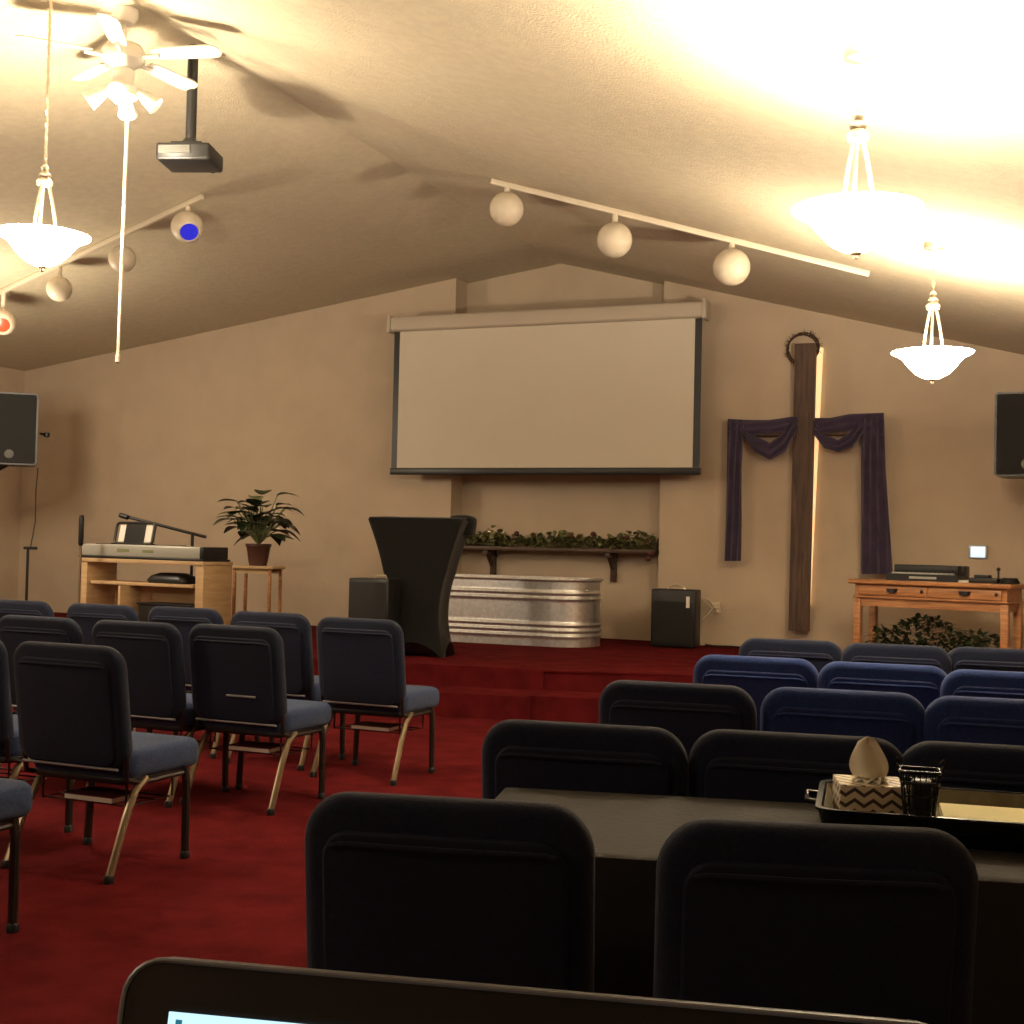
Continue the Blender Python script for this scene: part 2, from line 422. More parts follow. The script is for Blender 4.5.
# ------------------------------------------------------------------ shelf with garland
p0 = at(457, 549, v=V + AD - .12); p1 = at(660, 552, v=V + AD - .12)
z0 = 1.27
t = thing('wall_shelf', 'long dark wooden shelf on brackets in the alcove below the screen', 'shelf', ((p0.x + p1.x) / 2, V + AD - .156, z0))
Ls = p1.x - p0.x
Ls = min(Ls, AL1 - AL0 - .02)
b = nb(); box(b, (0, 0, 0), (Ls, .30, .04), bev=.005); obj('board', b, 'shelfwood', t)
for px in (491, 612):
    xx = at(px, 560, v=V + AD - .1).x - t.location.x
    b = nb(); box(b, (xx, .120, -.175), (.06, .05, .31), bev=.006); box(b, (xx, -.0, -.045), (.06, .24, .05), bev=.006); quadslab(b, [(xx - .02, .08, -.2), (xx - .02, -.06, -.06), (xx - .02, -.03, -.05), (xx - .02, .08, -.14)], (.04, 0, 0)); obj('bracket', b, 'shelfwood', t)
def leaf(b, p, d, up, L, Wd, droop=.3, seg=4, fold=.15):
    """one leaf: a curved, slightly folded blade with thickness-free mesh"""
    d = Vector(d).normalized(); s = d.cross(Vector(up)); 
    if s.length < 1e-3: s = Vector((1, 0, 0))
    s.normalize(); n = s.cross(d).normalized(); rows = []
    for i in range(seg + 1):
        f = i / seg
        w = Wd * math.sin(PI * (0.06 + 0.94 * f) ** .85) * .5 if i < seg else 0.002
        c = Vector(p) + d * (L * f) + Vector((0, 0, -1)) * (droop * L * f * f)
        rows.append([b.verts.new(c - s * w + n * fold * w), b.verts.new(c), b.verts.new(c + s * w + n * fold * w)])
    for a, c in zip(rows, rows[1:]):
        b.faces.new((a[0], a[1], c[1], c[0])); b.faces.new((a[1], a[2], c[2], c[1]))
gt = thing('ivy_garland', 'green leafy garland with small dark flowers lying along the alcove shelf', 'garland', (t.location.x, t.location.y - .03, z0 + .021))
b = nb()
pts = [(x * Ls / 2, .02 * math.sin(x * 9), .03 + .012 * math.sin(x * 14)) for x in [i / 20 - 1 for i in range(41)]]
tube(b, pts, .012, 6); obj('vine', b, 'leafg', gt)
b = nb()
for i in range(760):
    x = random.uniform(-Ls / 2, Ls / 2)
    hgt = .07 + .09 * (.5 + .5 * math.sin(x * 7.3 + 1)) * random.random() + .05 * random.random()
    p = Vector((x, random.uniform(-.10, .07), random.uniform(.005, hgt)))
    leaf(b, p, (random.uniform(-1, 1), random.uniform(-1, .6), random.uniform(0, 1.3)), (0, 0, 1), random.uniform(.07, .13), random.uniform(.04, .07), .35, 3)
obj('leaves', b, 'leafg', gt, 80)
b = nb()
for i in range(60):
    x = random.uniform(-Ls / 2, Ls / 2)
    leaf(b, (x, random.uniform(-.11, 0), random.uniform(.03, .1)), (random.uniform(-1, 1), -1, random.uniform(0, 1)), (0, 0, 1), .06, .035, .2, 3)
obj('pale_leaves', b, 'leafpale', gt, 80)
for x, y, z in [(-Ls / 2 * .35, -.05, .14), (-Ls * .09, -.06, .13), (Ls * .1, -.08, .12), (Ls * .2, -.05, .15), (Ls * .36, -.06, .12), (Ls * .46, -.08, .06), (Ls * .485, -.13, -.04), (Ls * .47, -.13, -.09)]:
    b = nb(); lathe(b, [(0, -.03), (.026, -.018), (.034, 0), (.024, .022), (0, .03)], (x, y, z), 8); obj('flower_head', b, 'rose', gt)

# ------------------------------------------------------------------ stock tank
tk = thing('stock_tank', 'ribbed galvanized steel stock tank standing on the stage below the shelf', 'tank', (-4.96, 12.08, ST), 0)
b = nb()
def tank_ring(z, off):
    a, c = 0.95 + off, 0.36 + off
    return [(x, y, z) for x, y in rrect(2 * a, 2 * c, c - .001, 10)]
prof = []
H = .63
for i in range(64):
    z = i / 63 * H; off = 0.0
    for zc in (.10, .155, .21, .46, .515): off += .014 * math.exp(-((z - zc) / .014) ** 2)
    prof.append((z, off + .01 * (1 - z / H)))
rings = [tank_ring(z, o_) for z, o_ in prof]
rings += [tank_ring(H + .01, .012), tank_ring(H + .022, .006), tank_ring(H + .022, -.006), tank_ring(H, -.014), tank_ring(.02, -.02)]
loft(b, rings); obj('basin', b, 'galv', tk, 60)
b = nb()
tube(b, [(x, y, H + .012) for x, y in rrect(1.93, .75, .374, 10)] + [(rrect(1.93, .75, .374, 10)[0][0], rrect(1.93, .75, .374, 10)[0][1], H + .012)], .014, 8, False); obj('rim', b, 'galv', tk)

# ------------------------------------------------------------------ lectern under stretch cloth
lp = at(456, 661, z=ST)
LX, LY = lp.x, lp.y
print('lectern foot', lp)
t = thing('covered_lectern', 'black stretch-cloth covered lectern pinched at the waist at the stage edge', 'lectern', (0, 0, ST), 0)
dl = lp.dot(FW0) + 0.0
def cpx(px, dd): return (px - 512) / F * dd
# local frame: x = right across, y = away; yaw follows the camera-side view seen in the photo
yaw = R(10)
hw, hd = .31, .21
cx_ = at(418, 655, z=ST)
t.location = (cx_.x - .02, cx_.y + .04, ST); t.rotation_euler = (0, 0, yaw)
Ht = 1.165
b = nb(); rings = []
N = 26
def hwx(f):   # half width over height: foot, waist, flare
    return .285 - .065 * math.sin(PI * min(1, f / .62)) ** .8 * (1 if f < .62 else 0) + (0 if f < .62 else .135 * ((f - .62) / .38) ** 1.25)
for i in range(N + 1):
    f = i / N; z = Ht * f
    wx = hwx(f); wy = .20 - .03 * math.sin(PI * f) + .02 * f
    base = rrect(2, 2, .10, 3); ring = []
    for k in range(len(base)):
        a = Vector(base[k]); c = Vector(base[(k + 1) % len(base)])
        seg = 8 if (a - c).length > .5 else 1
        for q in range(seg):
            s_ = q / seg; p = a.lerp(c, s_); bow = 4 * s_ * (1 - s_)
            pin = 1 - .07 * bow * math.sin(PI * f)
            zz = z + (.12 * bow * (1 - i / 5) if i < 5 else 0)
            ring.append((p.x * wx * pin, p.y * wy * pin, zz))
    rings.append(ring)
loft(b, rings); obj('stretch_cover', b, 'spandex', t, 70)
hw, hd = .31, .20
b = nb()
box(b, (0, .0, Ht + .010), (2 * .405, 2 * .225, .03), rot=Matrix.Rotation(R(2), 3, 'X'), bev=.01)
obj('slanted_top', b, 'spandex', t)
b = nb()
loft(b, [[(hw + .03 + x * s_, .12 + y * s_ * 1.2, Ht + zz) for x, y in rrect(.20, .16, .05, 4)] for s_, zz in ((1.0, -.12), (1.15, -.03), (1.15, .02), (.9, .045), (.3, .055))])
obj('bunched_corner', b, 'spandex', t, 70)
for sx in (-1, 1):
    for sy in (-1, 1):
        b = nb(); lathe(b, [(.02, 0), (.022, .02), (.012, .03)], (sx * .23, sy * .16, 0), 12); obj('foot', b, 'black', t)

# small black monitor cabinet left of the lectern
pm = at(375, 600, d=11.0)
t = thing('monitor_speaker', 'small black speaker cabinet on the stage left of the lectern', 'speaker', (pm.x, pm.y, ST), R(6))
b = nb(); box(b, (0, 0, .33), (.36, .3, .66), bev=.012); obj('cabinet', b, 'black', t)
b = nb(); box(b, (0, -.153, .33), (.32, .01, .60), bev=.004); obj('grille', b, 'grille', t)
b = nb(); tube(b, [(.0, 0, .66), (.01, 0, .685), (.09, 0, .685), (.10, 0, .66)], .008, 8); obj('handle', b, 'nickel', t)

# black amplifier on right
pa = at(671, 648, z=ST)
t = thing('guitar_amplifier', 'black amplifier with top handle on the stage right of the tank', 'amplifier', (pa.x, pa.y + .16, ST), R(4))
hh = .56
b = nb(); box(b, (0, 0, hh / 2 + .01), (.44, .30, hh), bev=.015, seg=3); obj('cabinet', b, 'black', t)
b = nb(); box(b, (0, -.153, .25), (.38, .008, .40), bev=.003); obj('grille', b, 'grille', t)
b = nb(); box(b, (.145, -.158, .45), (.035, .006, .11), bev=.002); obj('tag', b, 'paper', t, label='white paper tag')
b = nb(); tube(b, [(-.09, 0, hh), (-.07, 0, hh + .035), (0, 0, hh + .055), (.07, 0, hh + .035), (.09, 0, hh)], .009, 8); obj('handle', b, 'nickel', t)
for sx in (-1, 1):
    for sy in (-1, 1):
        b = nb(); lathe(b, [(.02, 0), (.018, .015)], (sx * .17, sy * .1, 0), 10); obj('foot', b, 'black', t)
# outlet and cable
po = at(716, 608, v=V - .008)
t = thing('wall_outlet', 'cream power outlet low on the back wall beside the amplifier', 'outlet', po)
b = nb(); box(b, (0, 0, 0), (.08, .014, .12), bev=.004); obj('cover_plate', b, 'cream', t)
b = nb(); box(b, (0, -.03, .02), (.05, .05, .05), bev=.008); box(b, (.03, -.03, -.03), (.04, .05, .04), bev=.008); obj('plug', b, 'cream', t)
am = Vector((pa.x + .245, pa.y + .27, .62))
b = nb(); tube(b, [am, am + Vector((.07, .1, .10)), po + Vector((-.12, -.10, .10)), po + Vector((-.05, -.06, .08)), po + Vector((-.02, -.055, .03))], .008, 8)
o = obj('power_cable', b, 'cream'); tag(o, 'short pale cable running from the amplifier to the wall outlet', 'cable')
# dark cable snaking on the stage right of the amplifier
b = nb(); c1 = at(702, 645, z=ST + .01)
tube(b, [c1 + Vector((0, .1, 0)), c1 + Vector((.12, -.02, 0)), c1 + Vector((.3, .02, 0)), c1 + Vector((.5, -.10, 0)), c1 + Vector((.8, -.12, 0))], .009, 6)
o = obj('floor_cable', b, 'black'); tag(o, 'thin black cable lying on the red stage carpet right of the amplifier', 'cable')
# bright wall plate
pw = at(978, 552, v=V - .012)
t = thing('wall_control', 'small square pale blue white control panel on the back wall above the desk', 'wall control', pw)
b = nb(); box(b, (0, 0, 0), (.17, .02, .13), bev=.008); obj('surround', b, 'silver', t)
b = nb(); box(b, (0, -.012, 0), (.13, .01, .10), bev=.004); obj('face_plate', b, mat('lit_panel', (0.6, 0.7, 0.8), 0.4, emis=(0.62, 0.80, 1.0), es=0.55), t)

# ------------------------------------------------------------------ sideboard on the right
dl_ = at(851, 578, d=11.6); dr_ = at(1010, 588, d=10.75)
ang = math.atan2(dr_.y - dl_.y, dr_.x - dl_.x); L = (Vector((dr_.x, dr_.y)) - Vector((dl_.x, dl_.y))).length
top = 1.075
print('desk', dl_, dr_, math.degrees(ang), L)
t = thing('pine_console_table', 'orange pine console table with drawers standing on the stage at right', 'table', (dl_.x, dl_.y, ST), ang)
h = top - ST; DP = .45
b = nb(); box(b, (L / 2, DP / 2, h - .02), (L + .04, DP + .06, .04), bev=.012, seg=3); obj('tabletop', b, 'pine', t)
b = nb(); box(b, (L / 2, DP / 2, h - .095), (L - .06, DP - .05, .11)); box(b, (L / 2, DP / 2, h - .155), (L - .03, DP - .02, .015), bev=.004); box(b, (L / 2, DP / 2, h - .20), (L - .08, DP - .08, .07)); obj('apron', b, 'pine', t)
for k in range(2):
    dw = (L - .12) / 2; x = .06 + dw * (k + .5)
    b = nb(); box(b, (x, .018, h - .095), (dw - .02, .02, .085), bev=.005); dr = obj('drawer', b, 'pine', t)
    b = nb(); loft(b, [[(x + q * w_, .010 - d_, h - .072 - e_) for q, e_ in ((-1, 0), (-.8, .03), (0, .042), (.8, .03), (1, 0))] for w_, d_ in ((.055, 0), (.05, .02), (.035, .032))]); obj('cup_pull', b, 'black', dr)
    b = nb(); lathe(b, [(.014, 0), (.016, .008), (0, .014)], (x + dw * .42, .008, h - .09), 12, Matrix.Rotation(R(90), 3, 'X')); obj('latch_knob', b, 'black', dr)
for x in (.05, L - .05):
    for y in (.05, DP - .05):
        b = nb(); box(b, (x, y, (h - .17) / 2), (.065, .065, h - .17), bev=.006); obj('leg', b, 'pine', t)
b = nb(); box(b, (L / 2, DP / 2, .10), (L - .06, DP - .06, .025), bev=.004); obj('lower_shelf', b, 'pine', t)
Rd = Matrix.Rotation(ang, 3, 'Z'); DT = Vector((dl_.x, dl_.y, 0))
def ondesk(x, y, z=top): return DT + Rd @ Vector((x, y, 0)) + Vector((0, 0, z))
# greenery under it
o_ = thing('artificial_greenery', 'heap of dark green artificial leaves under the pine console table', 'greenery', ondesk(L * .5, .22, ST + .1125), ang)
b = nb(); 
for k in range(7):
    x = -L * .36 + k * L * .12
    tube(b, [(x, -.1, .012), (x + .05, 0, .10), (x + .1, .1, .03)], .010, 6)
obj('vine', b, 'leaf', o_)
b = nb()
for i in range(620):
    x = random.uniform(-L * .40, L * .38); y = random.uniform(-.15, .15)
    z = random.uniform(.02, .17 + .16 * (.5 + .5 * math.sin(x * 7 + 2)) * (1 - abs(x) / L))
    leaf(b, (x, y, z), (random.uniform(-1, 1), random.uniform(-1, .6), random.uniform(-.1, .9)), (0, 0, 1), random.uniform(.07, .13), random.uniform(.03, .055), .4, 3)
obj('leaves', b, 'leaf', o_, 80)
# equipment on it
t = thing('audio_mixer', 'flat black mixing console lying on the left half of the pine console table', 'mixer', ondesk(.45 * L, .22, top), ang)
b = nb(); quadslab(b, [(-.33, -.15, 0), (.30, -.15, 0), (.30, .15, 0), (-.33, .15, 0)], (0, 0, .06)); box(b, (0, .06, .095), (.62, .16, .09), bev=.01); obj('body', b, 'black', t)
b = nb()
for i in range(14):
    for j in range(3): lathe(b, [(.008, 0), (.007, .014), (0, .015)], (-.28 + i * .042, -.12 + j * .035, .06), 8)
obj('knob', b, 'silver', t)
b = nb(); box(b, (.285, 0, .095), (.03, .28, .09), bev=.006); obj('side_cheek', b, 'black', t)
b = nb(); box(b, (.0, -.148, .03), (.24, .008, .02)); obj('label_strip', b, 'silver', t)
t = thing('folded_paper', 'loose pale papers lying on the pine table right of the mixer', 'paper', ondesk(.66 * L, .2, top), ang + .2)
b = nb(); box(b, (0, 0, .006), (.16, .2, .012)); box(b, (.01, .01, .016), (.15, .19, .006), rot=Matrix.Rotation(.2, 3, 'Z')); obj('sheets', b, 'paper', t)
t = thing('wireless_receiver', 'small black receiver box with a stub aerial on the pine table', 'receiver', ondesk(.81 * L, .2, top), ang)
b = nb(); box(b, (0, 0, .022), (.24, .17, .044), bev=.006); box(b, (-.03, .02, .055), (.12, .10, .03), bev=.005); obj('body', b, 'black', t)
b = nb(); tube(b, [(.09, .05, .04), (.09, .05, .13)], .008, 8); lathe(b, [(0, -.02), (.016, -.01), (.018, .005), (0, .02)], (.09, .05, .12), 8); obj('aerial', b, 'black', t)
t = thing('cable_coil', 'coiled black cable at the right end of the pine console table', 'cable', ondesk(.955 * L, .2, top), ang)
b = nb()
for k in range(4): tube(b, [((.075 - k * .006) * math.cos(a / 16 * 2 * PI), (.075 - k * .006) * math.sin(a / 16 * 2 * PI), .01 + k * .011) for a in range(17)], .008, 6, False)
obj('coil', b, 'black', t)

# ------------------------------------------------------------------ wall speakers
def make_speaker(label, loc, rz):
    t = thing('wall_speaker', label, 'speaker', loc, rz)
    b = nb(); loft(b, [[(x * s_, y, z) for x, z in rrect(.52, .72, .03, 3)] for y, s_ in ((-.205, 1), (.1, .9), (.2, .7))]); obj('cabinet', b, 'black', t)
    b = nb(); pillow(b, .485, .685, .02, .02, .004, lambda x, z, y: (x, -.205 + y, z)); g = obj('grille', b, 'grille', t)
    b = nb(); lathe(b, [(.045, 0), (.045, .008), (.03, .012), (0, .012)], (-.0, -.213, -.255), 20, Matrix.Rotation(R(90), 3, 'X')); obj('round_badge', b, 'badge', g)
    return t
ps = at(12, 430, d=14.3)
sp = make_speaker('black loudspeaker hung high at the left edge beside the keyboard corner', (ps.x, ps.y, ps.z), R(38))
sp.scale = (1.09, 1.09, 1.09)
b = nb(); tube(b, [(.26, .05, -.02), (.33, .05, -.03)], .012, 8); lathe(b, [(0, -.03), (.03, -.02), (.03, .02), (0, .03)], (.33, .05, -.03), 10); obj('side_knob', b, 'black', sp)
wp = local(sp, (UL + .03, ps.y + .05, ps.z - .95)) / 1.09
b = nb(); tube(b, [(-.05, .06, -.34), wp.lerp(Vector((-.05, .06, -.34)), .6), wp], .035, 8); box(b, wp, (.03, .16, .24), rot=Matrix.Rotation(-R(38), 3, 'Z')); obj('arm_bracket', b, 'black', sp)
wl = UL - ps.x
ps2 = at(1022, 436, d=11.2)
sp2 = make_speaker('black loudspeaker hung high at the right edge above the pine table', (ps2.x + .05, ps2.y, ps2.z), R(-2))
b = nb(); box(b, (0, (V - ps2.y) / 2 + .08, 0), (.07, V - ps2.y - .16, .07)); o = obj('wall_bracket', b, 'black', sp2)
o.rotation_euler = (0, 0, R(2))
# cable and microphone stand at the far left
pz = at(28, 548, d=13.0)
t = thing('microphone_stand', 'thin black stand with a short crossbar in the far left corner', 'stand', (pz.x, pz.y, ST), 0)
b = nb(); tube(b, [(0, 0, .02), (0, 0, pz.z - ST)], .014, 10); obj('pole', b, 'black', t)
b = nb(); box(b, (.03, 0, pz.z - ST), (.16, .03, .03), bev=.008); obj('crossbar', b, 'black', t)
b = nb(); lathe(b, [(.14, 0), (.14, .015), (.03, .03), (.015, .05)], (0, 0, 0), 24); obj('round_base', b, 'black', t)
b = nb(); q0 = at(38, 468, d=14.2); q2 = Vector((pz.x + .06, pz.y - .03, pz.z + .01))
tube(b, [q0, q0.lerp(q2, .3) + Vector((.0, 0, 0)), q0.lerp(q2, .7) + Vector((.03, 0, .0)), q2], .006, 6)
o = obj('speaker_cable', b, 'black'); tag(o, 'thin dark cable hanging from the left loudspeaker to the corner stand', 'cable')

# ------------------------------------------------------------------ keyboard and its desk
k0 = at(79, 552, d=13.0); k1 = at(204, 556, d=12.2)
ka = math.atan2(k1.y - k0.y, k1.x - k0.x); KL = (Vector((k1.x, k1.y)) - Vector((k0.x, k0.y))).length
print('keyboard', k0, k1, math.degrees(ka), KL)
kz = 1.085
t = thing('keyboard_desk', 'pale wooden keyboard desk with open shelves at the left of the stage', 'desk', (k0.x, k0.y, ST), ka)
h = kz - ST
for x in (.07, KL - .05):
    b = nb(); box(b, (x, .2, h / 2 - .02), (.10, .40, h - .042), bev=.006); obj('side_panel', b, 'birch', t)
b = nb(); box(b, (KL / 2, .2, h - .02), (KL, .42, .04), bev=.005); obj('top_board', b, 'birch', t)
b = nb(); box(b, (KL / 2, .2, h - .24), (KL - .3, .36, .03), bev=.004); obj('shelf', b, 'birch', t)
b = nb(); box(b, (KL / 2, .36, h / 2 - .12), (KL - .3, .02, h - .28)); obj('back_panel', b, 'birch', t)
b = nb(); box(b, (KL * .40, .05, (h - .26) / 2), (.03, .28, h - .26), bev=.003); obj('divider', b, 'birch', t)
Rk = Matrix.Rotation(ka, 3, 'Z')
def onkey(x, y, z): return Vector((k0.x, k0.y, 0)) + Rk @ Vector((x, y, 0)) + Vector((0, 0, z))
t = thing('electronic_keyboard', 'long silver electronic keyboard lying on the pale wooden desk', 'keyboard', onkey(0, .0, kz), ka)
b = nb(); box(b, (KL / 2 - .02, .18, .077), (KL - .05, .34, .114), bev=.012, seg=3); obj('body', b, 'silver', t)
b = nb(); box(b, (KL / 2, .18, .010), (KL + .0, .38, .02), bev=.006); obj('base', b, 'black', t)
b = nb(); box(b, (KL - .04, .18, .077), (.05, .352, .12), bev=.012); obj('end_block', b, 'black', t)
b = nb(); box(b, (KL / 2 - .1, .08, .1365), (KL - .35, .13, .005)); ky = obj('white_keys', b, 'paper', t)
b = nb()
for i in range(40): 
    if i % 7 not in (2, 6): box(b, (.17 + i * (KL - .5) / 40, .10, .142), (.012, .08, .008))
obj('black_keys', b, 'black', ky)
b = nb()
box(b, (KL * .36, .012, .085), (.16, .01, .03)); box(b, (KL * .56, .012, .08), (.14, .01, .025)); obj('display_buttons', b, 'leafpale', t)
# music rest (wire frame) with dark sheet
t2 = thing('music_rest', 'black framed music rest standing on top of the silver keyboard', 'music rest', onkey(KL * .31, .24, kz + .136), ka)
b = nb(); rr = rrect(.52, .21, .04, 4); tube(b, [(x, .0 + y * .2, y + .115) for x, y in rr + rr[:1]], .014, 8, False); obj('frame', b, 'black', t2)
b = nb(); box(b, (.0, .004, .115), (.26, .012, .19), rot=Matrix.Rotation(R(-11), 3, 'X')); obj('dark_booklet', b, 'black', t2)
b = nb(); box(b, (.0, .012, .115), (.44, .005, .17), rot=Matrix.Rotation(R(-11), 3, 'X')); obj('white_sheet', b, 'paper', t2)
b = nb(); box(b, (0, -.02, .010), (.54, .06, .015), bev=.003); obj('ledge', b, 'black', t2)
# gooseneck / boom microphone stand behind the keyboard
bs = at(192, 552, d=13.3)
t = thing('boom_stand', 'black boom stand slanting behind the silver keyboard', 'stand', (bs.x, bs.y, ST), 0)
e0 = local(t, at(120, 515, d=13.4)); e1 = local(t, at(206, 537, d=13.3)); jt = local(t, at(190, 533, d=13.3))
b = nb(); tube(b, [(0, 0, .02), (0, 0, jt.z)], .016, 8); obj('pole', b, 'black', t)
b = nb(); tube(b, [e0, e1], .016, 8); tube(b, [e0, e0 + Vector((.10, 0, -.025))], .026, 8); obj('boom_arm', b, 'black', t)
b = nb(); lathe(b, [(.15, 0), (.15, .015), (.03, .03), (.016, .05)], (0, 0, 0), 24); obj('round_base', b, 'black', t)
# upright pole left of keyboard
pu = at(79, 600, d=12.7)
t = thing('straight_microphone_stand', 'slim dark upright microphone stand at the left end of the keyboard', 'stand', (pu.x, pu.y, ST), 0)
zt = at(79, 515, d=12.7).z - ST
b = nb(); tube(b, [(0, 0, .02), (0, 0, zt - .2)], .013, 8); obj('pole', b, 'leg_gold', t)
b = nb(); lathe(b, [(.018, 0), (.026, .02), (.026, .26), (.02, .3), (0, .3)], (0, 0, zt - .3), 12); obj('grip', b, 'black', t)
b = nb(); lathe(b, [(.14, 0), (.14, .015), (.03, .03), (.016, .05)], (0, 0, 0), 24); obj('round_base', b, 'black', t)
# dark bag and box in the desk shelves
t = thing('cloth_bag', 'flat dark bag lying on the open shelf of the keyboard desk', 'bag', onkey(KL * .66, .19, kz - .223), ka)
b = nb(); loft(b, [[(x * s_, y * s_, z) for x, y in rrect(.52, .26, .08, 4)] for z, s_ in ((0, .96), (.03, 1), (.07, .85), (.10, .5))]); obj('bag_body', b, 'black', t, 70)
t = thing('storage_box', 'low black box standing in the lower bay of the keyboard desk', 'box', onkey(KL * .70, .14, ST), ka)
b = nb(); box(b, (0, 0, .155), (KL * .42, .24, .31), bev=.01); obj('bin', b, 'black', t)
b = nb(); box(b, (0, 0, .32), (KL * .44, .26, .02), bev=.006); obj('lid', b, 'black', t)

# ------------------------------------------------------------------ plant stand and plant
pp = at(258, 566, d=13.3)
pz_ = pp.z
t = thing('plant_stand', 'small square wooden side table under the potted plant', 'side table', (pp.x, pp.y, ST), R(10))
hh = pz_ - ST
b = nb(); box(b, (0, 0, hh - .012), (.46, .36, .03), bev=.006); obj('tabletop', b, 'birch', t)
for sx in (-1, 1):
    for sy in (-1, 1):
        b = nb(); box(b, (sx * .19, sy * .14, (hh - .027) / 2), (.03, .03, hh - .027), bev=.004); obj('leg', b, 'pine', t)
b = nb(); box(b, (0, -.14, hh - .05), (.36, .02, .05)); box(b, (0, .14, hh - .05), (.36, .02, .05)); obj('apron', b, 'birch', t)
t = thing('potted_plant', 'leafy dark green potted plant in a brown pot on the small stand', 'potted plant', (pp.x - .0, pp.y, pz_ + .003), 0)
b = nb(); lathe(b, [(.088, 0), (.10, .05), (.122, .19), (.132, .20), (.132, .225), (.118, .225), (.112, .19), (0, .19)], (0, 0, 0), 28); obj('pot', b, 'pot', t)
b = nb(); lathe(b, [(.11, .195), (.05, .205), (0, .21)], (0, 0, 0), 20); obj('soil', b, 'soil', t)
b = nb(); b2 = nb(); b3 = nb()
random.seed(12)
for i in range(44):
    a = i * 2.399 + random.uniform(-.3, .3); el = random.uniform(-.1, 1.3)
    ln = random.uniform(.16, .36)
    d = Vector((math.cos(a) * math.cos(el), math.sin(a) * math.cos(el) * .8, math.sin(el)))
    s = Vector((0, 0, .21)); e = s + Vector((d.x * ln * 1.05, d.y * ln, d.z * ln * 1.35 + .12))
    tube(b2, [s, s.lerp(e, .5) + Vector((0, 0, .03)), e], .006, 5)
    dd = Vector((d.x, d.y, d.z * .25)).normalized()
    leaf(b if i % 7 else b3, e, dd, (0, 0, 1), random.uniform(.17, .26), random.uniform(.16, .21), random.uniform(.1, .55), 7, .18)
    if i % 2 == 0:
        d2 = Matrix.Rotation(random.uniform(.6, 1.2), 3, 'Z') @ dd
        leaf(b, s.lerp(e, .7), d2, (0, 0, 1), .2, .15, random.uniform(.2, .8), 6, .25)
obj('leaves', b, 'leaf', t, 80); obj('stems', b2, 'leafpale', t); obj('pale_leaves', b3, 'leafpale', t, 80)

# ------------------------------------------------------------------ pendants
def make_pendant(label, loc, top_z):
    """loc = bottom centre of glass bowl"""
    t = thing('pendant_lamp', label, 'pendant lamp', loc, 0, None)
    b = nb()
    outer = [(0.0, .0), (.05, .004), (.10, .03), (.145, .075), (.175, .115), (.20, .14), (.235, .158), (.252, .166), (.256, .172)]
    inner = [(.246, .172), (.225, .162), (.19, .145), (.165, .118), (.135, .08), (.092, .038), (.045, .014), (0.0, .012)]
    lathe(b, outer + inner, (0, 0, 0), 40); bowl = obj('glass_bowl', b, 'bowl', t, 60)
    b = nb(); lathe(b, [(0, -.035), (.010, -.03), (.012, -.015), (.022, -.008), (.024, .002), (0, .004)], (0, 0, 0), 16); obj('finial', b, 'nickel', t)
    for k in range(3):
        a = k * 2 * PI / 3 + .5
        b = nb(); ca, sa = math.cos(a), math.sin(a)
        tube(b, [(ca * r_, sa * r_, z_) for r_, z_ in ((.055, .10), (.066, .18), (.062, .26), (.044, .36), (.026, .44), (.022, .47))], .009, 8); obj('arm', b, 'nickel', t)
    b = nb(); lathe(b, [(0, .44), (.04, .45), (.046, .47), (.028, .49), (.036, .505), (.018, .525), (.024, .545), (.010, .565), (0, .575)], (0, 0, 0), 20); obj('hub', b, 'nickel', t)
    hgt = top_z - loc[2]
    b = nb(); tube(b, [(0, 0, .56), (0, 0, hgt - .03)], .004, 6)
    z = .58; k = 0
    while z < hgt - .06:
        pts = []
        for q in range(9):
            a = q / 8 * 2 * PI; x = .011 * math.cos(a); zz = z + .02 * math.sin(a)
            pts.append((x, 0, zz) if k % 2 else (0, x, zz))
        tube(b, pts, .003, 5, False); z += .034; k += 1
    obj('chain', b, 'nickel', t)
    b = nb(); lathe(b, [(0, hgt - .05), (.02, hgt - .045), (.062, hgt - .03), (.066, hgt - .012), (.066, hgt + .015), (0, hgt + .015)], (0, 0, 0), 24); obj('canopy', b, 'nickel', t)
    return t
def lamp_light(name, loc, power, col=(1, .80, .50), rad=.06):
    l = bpy.data.lights.new(name, 'POINT'); l.energy = power; l.color = col; l.shadow_soft_size = rad
    o = bpy.data.objects.new(name, l); C.objects.link(o); o.location = loc; return o
PEND = []
for px, py, w, lab in ((856, 252, 129, 'large near glass bowl pendant lamp hanging at upper right'), (932, 379, 80, 'smaller far glass bowl pendant lamp hanging right of the cross'), (42, 266, 93, 'glass bowl pendant lamp hanging at the left edge beside the ceiling fan')):
    d = .512 * F / w
    p = at(px, py, d=d)
    print('pendant', p, ceil_z(p.x))
    make_pendant(lab, (p.x, p.y, p.z), ceil_z(p.x))
    PEND.append(p)

# ------------------------------------------------------------------ ceiling fan on the ridge
fp = Vector((-4.99, 6.07, RIDGE_Z))
t = thing('ceiling_fan', 'white five-blade ceiling fan with light cluster on the ceiling ridge', 'ceiling fan', (fp.x, fp.y, 0), 0)
hm = at(122, 56, d=fp.dot(FW0)).z
for q_ in () and ((200, 97), (200, 53), (28, 42), (53, 81)):
    v_ = at(*q_, z=hm) - Vector((fp.x, fp.y, hm)); print('blade', round(math.degrees(math.atan2(v_.y, v_.x)), 1), round(v_.length, 2))      # blade plane
hc = RIDGE_Z
b = nb(); lathe(b, [(0, hc + .0), (.075, hc - .01), (.075, hc - .05), (.05, hc - .09), (.015, hc - .10), (0, hc - .1)], (0, 0, 0), 28); obj('canopy', b, 'white', t)
b = nb(); tube(b, [(0, 0, hc - .09), (0, 0, hm + .06)], .013, 10); obj('downrod', b, 'white', t)
